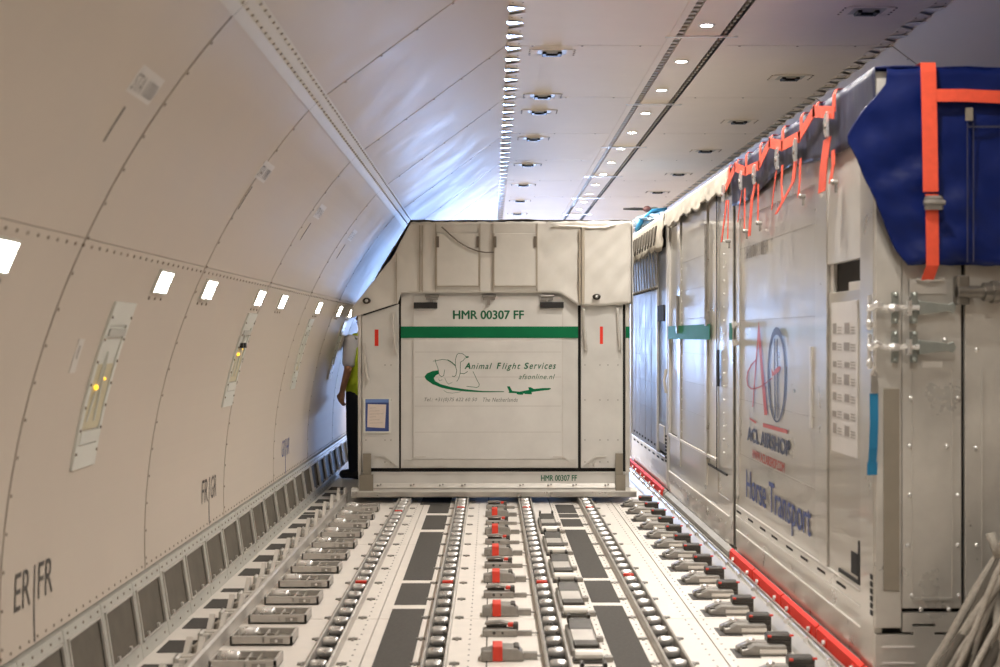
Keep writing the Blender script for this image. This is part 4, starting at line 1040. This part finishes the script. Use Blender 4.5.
# ---- third stall
R3 = stall('bluish reflective horse stall at the far end of the right-hand row, with ruffled cream cover', 11.85, 15.03)
plate(R3, 'edge_post', 11.852, 11.93, .14, 2.42, 'alu_pale', x=XF - .010, th_=.03)
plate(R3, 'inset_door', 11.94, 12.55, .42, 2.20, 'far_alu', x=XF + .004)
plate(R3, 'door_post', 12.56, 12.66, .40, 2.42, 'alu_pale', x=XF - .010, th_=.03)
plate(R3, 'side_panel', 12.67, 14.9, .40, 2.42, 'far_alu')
plate(R3, 'edge_post', 14.91, 15.028, .14, 2.42, 'alu_pale', x=XF - .010, th_=.03)
plate(R3, 'skirt', 11.94, 14.9, .125, .393, 'mirror_alu_b', x=XF - .006, th_=.024)
for k in range(8):
    part('vent_slot', MB().box(XF - .0085, XF - .0055, 12.1 + .34 * k, 12.25 + .34 * k, .345, .362), 'gap', R3); part('vent_slot', MB().box(XF - .002, XF + .001, 12.75 + .26 * k, 12.86 + .26 * k, .43, .45), 'gap', R3)
m = MB()
for z in (1.95, 1.85, 1.5, 1.25, 1.0, .75): m.box(XF - .0012, XF, 12.68, 14.88, z, z + .005)
for y in (13.1, 13.6, 14.1, 14.5): m.box(XF - .0012, XF, y, y + .006, .45, 1.95)
part('panel_line', m, 'faded_text', R3)
part('vent_opening', MB().box(XF - .012, XF - .004, 12.06, 12.5, 1.56, 1.70), 'gap', R3)
part('latch_box', MB().box(XF - .012, XF, 12.05, 12.4, .50, .65), 'alu_pale', R3)
part('end_wall', MB().prism([(1.5, .13), (3.78, .13), (3.78, 1.62), (3.2, 2.42), (1.5, 2.42)], 'y', 11.852, 11.868), 'front_alu', R3)
m = MB()
for k in range(8): m.box(XF - .018, XF - .010, 11.86, 11.92, .36 + .03 * k, .378 + .03 * k)
part('slotted_plate', m, 'gap', R3)
# ---- red edge guards at the foot of the stalls
gm = MB().prism([(1.456, .066), (1.461, .066), (1.461, .118), (1.478, .130), (1.474, .136), (1.456, .124)], 'y', 0, .735)
gm.box(1.452, 1.456, .08, .12, .075, .11).box(1.452, 1.456, .55, .59, .075, .11)
gmm = gm.mesh('edge_guard', 'red_bar')
bm_ = MB().cyl((1.440, .10, .094), (1.452, .10, .094), .012, 8).cyl((1.440, .57, .094), (1.452, .57, .094), .012, 8).mesh('guard_bolt', 'steel')
def guard(y, label, group):
    t = link('edge_guard', gmm, None, (0, y, 0)); tag(t, label, 'guard', group)
    inst('guard_bolt', bm_, t, (0, y, 0))
for k in range(5): guard(8.545 - .762 * (k + 1) + .02, 'bright red metal edge guard at the foot of the stall with the A emblem', 'red edge guards under the near stall')
for k in range(4): guard(11.90 + .762 * k, 'bright red metal edge guard at the foot of the far bluish stall', 'red edge guards under the far stall')

# ================================================================== COVERS, STRAPS, LOOSE THINGS
# ---- blue tarpaulin over the near stall
TP = thing('blue_tarpaulin', 'deep blue tarpaulin hung over the top end of the near stall', 'tarpaulin', (1.9, 5.40, 1.70))
tx_ = lambda px: (px - VPX) * 5.335 / F
tz_ = lambda py: CAMZ - (py - VPY) * 5.335 / F
xl = [(72, 888), (85, 888), (100, 876), (112, 864), (128, 853), (142, 846), (158, 855), (195, 872), (230, 887), (250, 896), (265, 908), (270, 909)]
def tarp(u, v):
    py = 71 + 195 * v; x0 = (plin(xl, py) - VPX) * 5.36 / F; x1 = 3.25
    x = x0 + (x1 - x0) * (u ** 1.6)
    amp = .012 + .02 * v
    lift = .03 * max(0, 1 - u * 8) * math.sin(v * math.pi)
    return (x, 5.372 - amp * .5 * (1 + wob(x * 2.2, py * .012, .4)) - lift * .4, ez(py) + .004 * wob(x * 4, 3.0))
o = part('end_drape', MB().grid(tarp, 70, 26), 'tarp', TP, smooth=True); solid(o, .006)
def tside(u, v):
    y = 5.37 + 3.2 * u; z = 2.463 - .225 * v - (.03 * v * math.sin(u * 9))
    return (1.480 - .004 * (1 + wob(y * 3, z * 2, 1.0)), y, z)
def troof(u, v): return (1.475 + 1.72 * u, 5.365 + 3.2 * v, 2.462 + .006 * wob(u * 4, v * 5))
o = part('side_drape', MB().grid(tside, 90, 8), 'tarp_grey', TP, smooth=True, label='glossy grey-blue side strip'); solid(o, .005)
o = part('top_sheet', MB().grid(troof, 24, 24), 'tarp', TP, smooth=True); solid(o, .006)
part('patch', MB().box(tx_(967), tx_(974.5), 5.338, 5.342, tz_(120), tz_(107)), 'brown_strip', TP)
m = MB()
for p in (969, 975): m.box(tx_(p) - .002, tx_(p) + .002, 5.338, 5.342, tz_(262), tz_(122))
m.box(tx_(969), tx_(1010), 5.338, 5.342, tz_(127), tz_(125))
part('seam', m, 'tarp_grey', TP)
# ---- red strap over the tarpaulin
RS = thing('lashing_strap', 'broad red webbing strap running down the front of the blue tarpaulin', 'strap', (tx_(930), 5.34, tz_(280)))
part('webbing', MB().ribbon([(tx_(929), 5.60, 2.475), (tx_(929), 5.336, 2.475), (tx_(929), 5.330, 2.44), (tx_(930), 5.326, 2.2), (tx_(930.5), 5.322, 1.98)], (1, 0, 0), .058, .004, (0, 1, .3)), 'strap_red', RS)
part('tail', MB().ribbon([(tx_(931.5), 5.320, 1.97), (tx_(932.5), 5.325, 1.80), (tx_(933.5), 5.335, 1.70), (tx_(932), 5.380, 1.645)], (1, 0, 0), .048, .004, (0, 1, .2)), 'strap_red', RS)
part('cross_strap', MB().ribbon([(tx_(936), 5.331, tz_(95)), (tx_(965), 5.329, tz_(95)), (tx_(1000), 5.331, tz_(96.5)), (2.9, 5.333, tz_(97))], (0, 0, 1), .048, .004, (0, 1, 0)), 'strap_red', RS)
part('buckle', MB().cbox(tx_(923.5), tx_(942), 5.300, 5.322, tz_(210), tz_(196), .008).cyl((tx_(922), 5.302, tz_(203)), (tx_(943), 5.302, tz_(203)), .010, 8), 'lock_metal', RS, label='grey cam buckle')
# ---- red strap net along the tarpaulin's side strip
NT = thing('strap_net', 'red webbing net with hanging strap ends along the side of the near stall', 'strap net', (1.46, 7.0, 1.9))
XN = 1.452
def sp(px, py, dx=0.0): return (XN - dx, sy(px), sz(px, py))
for px, py in ((737, 180), (745, 166), (755, 170), (769.5, 163), (780, 143), (793, 146), (812, 134), (827, 112), (846, 112)):
    y = sy(px); part('upright_strap', MB().ribbon([(1.53, y, 2.474), (1.462, y, 2.474), (XN, y, 2.452), (XN, y, sz(px, py))], (0, 1, 0), .05, .003, (1, 0, .3)), 'strap_red', NT)
band = [(735, 187), (744, 167), (755, 171), (769, 165), (780, 142.5), (793, 145.5), (811, 136), (826, 111), (846, 112)]
for a, b in zip(band[:-1], band[1:]):
    p, q = Vector(sp(*a, .004)), Vector(sp(*b, .004)); d = (q - p).normalized(); wv = Vector((0, -d.z, d.y))
    part('band_strap', MB().ribbon([p - d * .02, q + d * .02], wv, .052, .003, (1, 0, 0)), 'strap_red', NT)
for px, py in ((733.5, 193), (752, 180), (766, 174), (790, 158), (809, 149.5), (842, 124)):
    y, z = sy(px), sz(px, py); r = .055
    poly = [(y - r * .2, z + r), (y + r * .35, z + r * .8), (y + r * .7, z + r * .2), (y + r * .6, z - r * .5), (y + r * .2, z - r), (y - r * .2, z - r)]
    b = part('cam_buckle', MB().prism(poly, 'x', XN - .022, XN - .006), 'steel', NT, bevel=.004); part('buckle_pin', MB().cyl((XN - .028, y, z - .01), (XN - .02, y, z - .01), .012, 8), 'lock_metal', b)
tails = [((736, 200), (735, 215), (732, 242), .055), ((738, 200), (738, 228), (738.5, 240), .03), ((752, 190), (750.5, 205), (749, 222), .02), ((755, 188), (755.5, 215), (756, 229), .03),
         ((766, 183), (763, 200), (761, 236), .075), ((769, 184), (769.5, 205), (770, 222), .03), ((788, 170), (786, 190), (784.5, 210), .02), ((794, 165), (794, 185), (796, 203), .035),
         ((808, 160), (806, 182), (789, 214), .07), ((813, 158), (813, 180), (812.5, 197), .035), ((841, 138), (838, 165), (837, 192), .13), ((847, 150), (848, 165), (846, 183), .05)]
for a, b, c, w in tails:
    part('hanging_strap', MB().ribbon([sp(*a, .008), sp(*b, .012), sp(*c, .016)], (0, 1, 0), w, .003, (1, 0, 0)), 'strap_red', NT)
for px, py in ((739, 241), (757, 231), (771, 223), (816, 196), (850, 182)):
    y, z = sy(px), sz(px, py); part('strap_hook', MB().cyl((XN - .022, y, z), (XN + .0, y, z), .010, 10).ball((XN - .022, y, z), .012, 8, 6).cyl((XN - .012, y - .015, z - .01), (XN - .012, y - .015, z - .045), .006, 6), 'lock_metal', NT)
# ---- cream covers on the other stalls
def edge_cover(name, label, y0, y1, drop, ruff, nu):
    t = thing(name, label, 'cover', (1.6, (y0 + y1) / 2, 2.2))
    def side(u, v):
        y = y0 + (y1 - y0) * u
        z = 2.472 - (drop + .03 * wob(y * 1.3, 2) ) * v
        return (1.468 - ruff * (.5 + .5 * wob(y * (9 if ruff > .02 else 3), z * 3)) * v, y, z)
    o = part('side_drape', MB().grid(side, nu, 8), 'cover_cloth', t, smooth=True); solid(o, .006)
    o = part('top_sheet', MB().grid(lambda u, v: (1.467 + 1.72 * u, y0 + (y1 - y0) * v, 2.468 + .006 * wob(u * 5, v * 7)), 16, 20), 'net', t, smooth=True); solid(o, .006)  # unseen top, darkened to hold back lamp bounce
    return t
edge_cover('canvas_cover', 'cream canvas cover with a short hanging edge on the middle right-hand stall', 8.64, 11.78, .14, .018, 60)
c3 = edge_cover('canvas_cover', 'cream ruffled canvas cover with dangling cords on the far right-hand stall', 11.87, 15.0, .30, .045, 140)
for k in range(12):
    y = 12.15 + .23 * k; part('cord_loop', MB().tube([(1.425, y - .09, 2.38), (1.415, y - .05, 2.26), (1.413, y, 2.22), (1.415, y + .05, 2.26), (1.425, y + .09, 2.38)], .008, 6), 'rope_dark', c3)
    part('cord_end', MB().tube([(1.42, y, 2.17), (1.43, y + .01, 2.0), (1.435, y, 1.86)], .006, 5).ball((1.435, y, 1.85), .018, 8, 6), 'rope_dark', c3)
# ---- blue strap hanging at the corner of the near stall
BS = thing('hanging_blue_strap', 'short bright blue webbing strap hanging from a metal clip on the near stall', 'strap', (1.475, 5.385, .90))
part('webbing', MB().ribbon([(1.476, 5.388, ez(393)), (1.474, 5.378, ez(420)), (1.470, 5.376, ez(448)), (1.468, 5.382, ez(462))], (1, .25, 0), .036, .004, (0, 1, 0)), 'blue_strap', BS)
part('stitched_end', MB().ribbon([(1.468, 5.382, ez(461)), (1.467, 5.382, ez(474))], (1, .25, 0), .042, .008, (0, 1, 0)), 'blue_strap', BS)
part('clip', MB().box(1.462, 1.490, 5.380, 5.392, ez(392), ez(375)).tube([(1.466, 5.388, ez(375)), (1.476, 5.374, ez(366)), (1.486, 5.388, ez(372))], .007, 6), 'alu', BS)
# ---- bundle of ropes at the end face
RP = thing('rope_bundle', 'loose bundle of greyish ropes and cords slumped against the end of the near stall', 'ropes', (2.05, 5.1, 0))
random.seed(3)
for k in range(44):
    a = random.uniform(-1, 1); top = Vector((1.98 + .10 * random.uniform(-1, 1), 5.16 + .10 * random.uniform(-1, 1), .64 + .16 * random.random()))
    bot = Vector((1.86 + .36 * a, 5.06 + .18 * random.uniform(-1, 1), .012))
    mid = top.lerp(bot, .45) + Vector((.05 * random.uniform(-1, 1) - .03 * a, -.06 * random.random(), .05 * random.random()))
    pts = []
    for i in range(11):
        t = i / 10; pts.append(top * (1 - t) ** 2 + mid * 2 * t * (1 - t) + bot * t ** 2 + Vector((.010 * math.sin(9 * t + k), .008 * math.cos(7 * t + k), 0)))
    part('rope', MB().tube(pts, random.choice((.011, .014, .018)), 6), random.choice(('rope', 'rope', 'rope', 'rope_dark')), RP, smooth=True)
part('rope_knot', MB().tube([(1.88, 5.18, .62), (1.96, 5.08, .70), (2.06, 5.05, .73), (2.16, 5.10, .70), (2.2, 5.2, .6)], [.03, .05, .06, .05, .03], 8), 'rope', RP, smooth=True)
# ---- plastic bundle and bar on top of the far stall
PB = thing('plastic_bundle', 'crumpled clear and blue plastic bundle lying on the far stall roof', 'plastic', (1.75, 14.4, 2.47))
def bag(u, v):
    t = math.pi * v; p = 2 * math.pi * u; r = 1 + .22 * wob(p, t * 2, 2)
    return (1.77 + .30 * r * math.sin(t) * math.cos(p), 14.4 + .5 * r * math.sin(t) * math.sin(p), 2.478 + .115 * max(0, 1 + r * .9 * math.cos(t)))
part('sheet', MB().grid(bag, 36, 18), 'plastic', PB, smooth=True)
for k in range(4):
    y = 14.1 + .17 * k; o = part('blue_fold', MB().tube([(1.46 + .02 * k, y, 2.50), (1.52 + .03 * k, y + .03, 2.59 + .015 * k), (1.64 + .03 * k, y + .05, 2.69), (1.78, y + .05, 2.72)], [.02, .035, .03, .015], 8, sy=.4), 'plastic_blue', PB, smooth=True)
BR = thing('dark_bar', 'dark bar with a round maroon disc, resting on the plastic bundle', 'bar', (1.6, 14.6, 2.76))
part('rod', MB().tube([(1.38, 14.6, 2.757), (1.50, 14.6, 2.757), (1.62, 14.6, 2.754), (1.75, 14.6, 2.75)], [.010, .016, .014, .012], 8), 'black', BR)
part('disc', MB().ball((1.625, 14.56, 2.752), (.045, .03, .032), 14, 10), 'maroon', BR, smooth=True)
part('holder', MB().cbox(1.66, 1.74, 14.56, 14.63, 2.735, 2.775, .01), 'teal_metal', BR)

# ================================================================== PERSON beside the left stall
# body, one continuous surface grown over a posed skeleton; stands sideways between wall and stall
PX, PY = -1.300, 14.05
PR = thing('person', 'person in a white T-shirt and yellow safety vest standing behind the left stall', 'person', (PX, PY, 0))
ca, sa = math.cos(R(50)), math.sin(R(50))
def pt(x, y, z): return (PX + x * ca - y * sa, PY + x * sa + y * ca, z)     # local: x = person's right side (-), y = front
def chain(mb, pts, rs, n=12, sx=1.0, sy_=1.0):
    # resample for roundness
    P_, R_ = [], []
    for k in range(len(pts) - 1):
        for j in range(5):
            t = j / 5; P_.append(Vector(pts[k]).lerp(Vector(pts[k + 1]), t)); R_.append(rs[k] + (rs[k + 1] - rs[k]) * t)
    P_.append(Vector(pts[-1])); R_.append(rs[-1]); mb.tube([pt(*p) for p in P_], R_, n)
    mb.ball(pt(*pts[0]), rs[0]); mb.ball(pt(*pts[-1]), rs[-1])
def torso(mb, levels, n=20):
    i = len(mb.v)
    for (z, rx_, ry_, yo) in levels:
        for k in range(n): a = 2 * math.pi * k / n; mb.v.append(pt(rx_ * math.cos(a), yo + ry_ * math.sin(a), z))
    for j in range(len(levels) - 1):
        for k in range(n): q = (k + 1) % n; mb.f.append((i + j * n + k, i + j * n + q, i + (j + 1) * n + q, i + (j + 1) * n + k))
    mb.f.append(tuple(i + n - 1 - k for k in range(n))); e = i + (len(levels) - 1) * n; mb.f.append(tuple(e + k for k in range(n)))
def fuse(o, vox):
    md = o.modifiers.new('fuse', 'REMESH'); md.mode = 'VOXEL'; md.voxel_size = vox; md.use_smooth_shade = True
    md = o.modifiers.new('soften', 'SMOOTH'); md.iterations = 4; md.factor = .5
bd = MB()
torso(bd, [(.80, .13, .10, 0), (.92, .155, .115, 0), (1.05, .135, .10, .005), (1.2, .15, .11, .005), (1.32, .165, .11, 0), (1.40, .15, .09, -.01), (1.45, .08, .06, -.01)])
chain(bd, [(0, -.01, 1.42), (.02, -.02, 1.50), (.03, -.02, 1.54)], [.062, .056, .058])
HX, HY = .035, -.03
bd.ball(pt(HX, HY + .02, 1.625), (.078, .095, .115), 20, 14); chain(bd, [(HX, HY + .05, 1.56), (HX, HY + .07, 1.545)], [.055, .04])
chain(bd, [(HX, HY + .115, 1.635), (HX, HY + .128, 1.60)], [.010, .016], 8)
for s in (-1, 1): bd.ball(pt(HX + s * .08, HY + .01, 1.62), (.014, .020, .032), 8, 6)
def arm(s, elbow, wrist, knuck):
    sh = (s * .165, -.005, 1.385)
    chain(bd, [sh, elbow, wrist], [.052, .040, .028])
    e, w, k = Vector(elbow), Vector(wrist), Vector(knuck)
    chain(bd, [wrist, tuple(w.lerp(k, .5)), knuck], [.026, .034, .034])
    d = (k - w).normalized(); side = Vector((0, 1, 0)); side = (side - d * side.dot(d)).normalized(); palm = d.cross(side) * (-s)
    for j, (off, ln_) in enumerate(((.030, .072), (.010, .082), (-.010, .076), (-.029, .060))):
        a = k + side * off - d * .012; b = a + d * ln_ * .5 + palm * .008; c = b + d * ln_ * .32 + palm * .022; f = c + d * ln_ * .2 + palm * .022
        chain(bd, [tuple(a), tuple(b), tuple(c), tuple(f)], [.0105, .0100, .0092, .0080], 8)
    a = w.lerp(k, .35) + side * .026; b = a + side * .028 + d * .035; c = b + d * .035 + palm * .012
    chain(bd, [tuple(a), tuple(b), tuple(c)], [.014, .0115, .0092], 8)
arm(-1, (-.215, -.03, 1.10), (-.225, .04, .885), (-.222, .06, .80))
arm(1, (.205, .0, 1.11), (.16, .20, 1.02), (.13, .27, 1.02))
for s in (-1, 1):
    chain(bd, [(s * .085, 0, .85), (s * .095, .01, .48), (s * .095, -.01, .09)], [.085, .058, .040])
    chain(bd, [(s * .095, -.03, .05), (s * .10, .12, .035)], [.042, .032])
ob = part('body', bd, 'flesh', PR, smooth=True); fuse(ob, .0075)
sh = MB()
torso(sh, [(.86, .150, .118, 0), (.95, .166, .126, 0), (1.05, .150, .114, .005), (1.2, .164, .122, .005), (1.32, .178, .122, 0), (1.40, .165, .102, -.01), (1.455, .09, .07, -.01)])
for s, e in ((-1, (-.200, -.02, 1.165)), (1, (.195, .0, 1.17))): chain(sh, [(s * .165, -.005, 1.385), e], [.066, .064])
o = part('t_shirt', sh, 'shirt', PR, smooth=True); fuse(o, .012)
vt = MB(); torso(vt, [(.84, .172, .140, 0), (.95, .180, .140, 0), (1.05, .166, .128, .005), (1.2, .178, .135, .005), (1.30, .176, .132, 0), (1.41, .135, .108, -.01), (1.46, .10, .08, -.01)])
o = part('safety_vest', vt, 'vest', PR, smooth=True, label='yellow safety vest'); fuse(o, .012)
tv = MB()
tv.tube([pt(*p) for p in ((-.150, .10, 1.28), (-.172, .07, 1.38), (-.160, .0, 1.432), (-.140, -.08, 1.40))], .010, 6)
part('vest_trim', tv, 'vest_trim', PR)
trz = MB(); torso(trz, [(.80, .14, .115, 0), (.90, .165, .126, 0), (.98, .158, .12, 0)])
for s in (-1, 1): chain(trz, [(s * .085, 0, .85), (s * .095, .01, .48), (s * .095, -.01, .11)], [.098, .078, .068])
o = part('trousers', trz, 'trousers', PR, smooth=True); fuse(o, .014)
for s in (-1, 1):
    f = MB(); chain(f, [(s * .095, -.05, .055), (s * .10, .05, .055), (s * .104, .15, .045)], [.052, .050, .042]); o = part('shoe', f, 'shoe', PR, smooth=True)
hr = MB(); hr.ball(pt(HX, HY - .004, 1.665), (.086, .096, .092), 18, 12); part('hair', hr, 'hair', PR, smooth=True)
for s in (-1, 1): part('eye', MB().ball(pt(HX + s * .032, HY + .105, 1.635), .011, 8, 6), 'eye', PR, smooth=True)
part('mouth', MB().tube([pt(HX + q, HY + w_, 1.565) for q, w_ in ((-.024, .107), (0, .116), (.024, .107))], .006, 6), 'lip', PR, smooth=True)
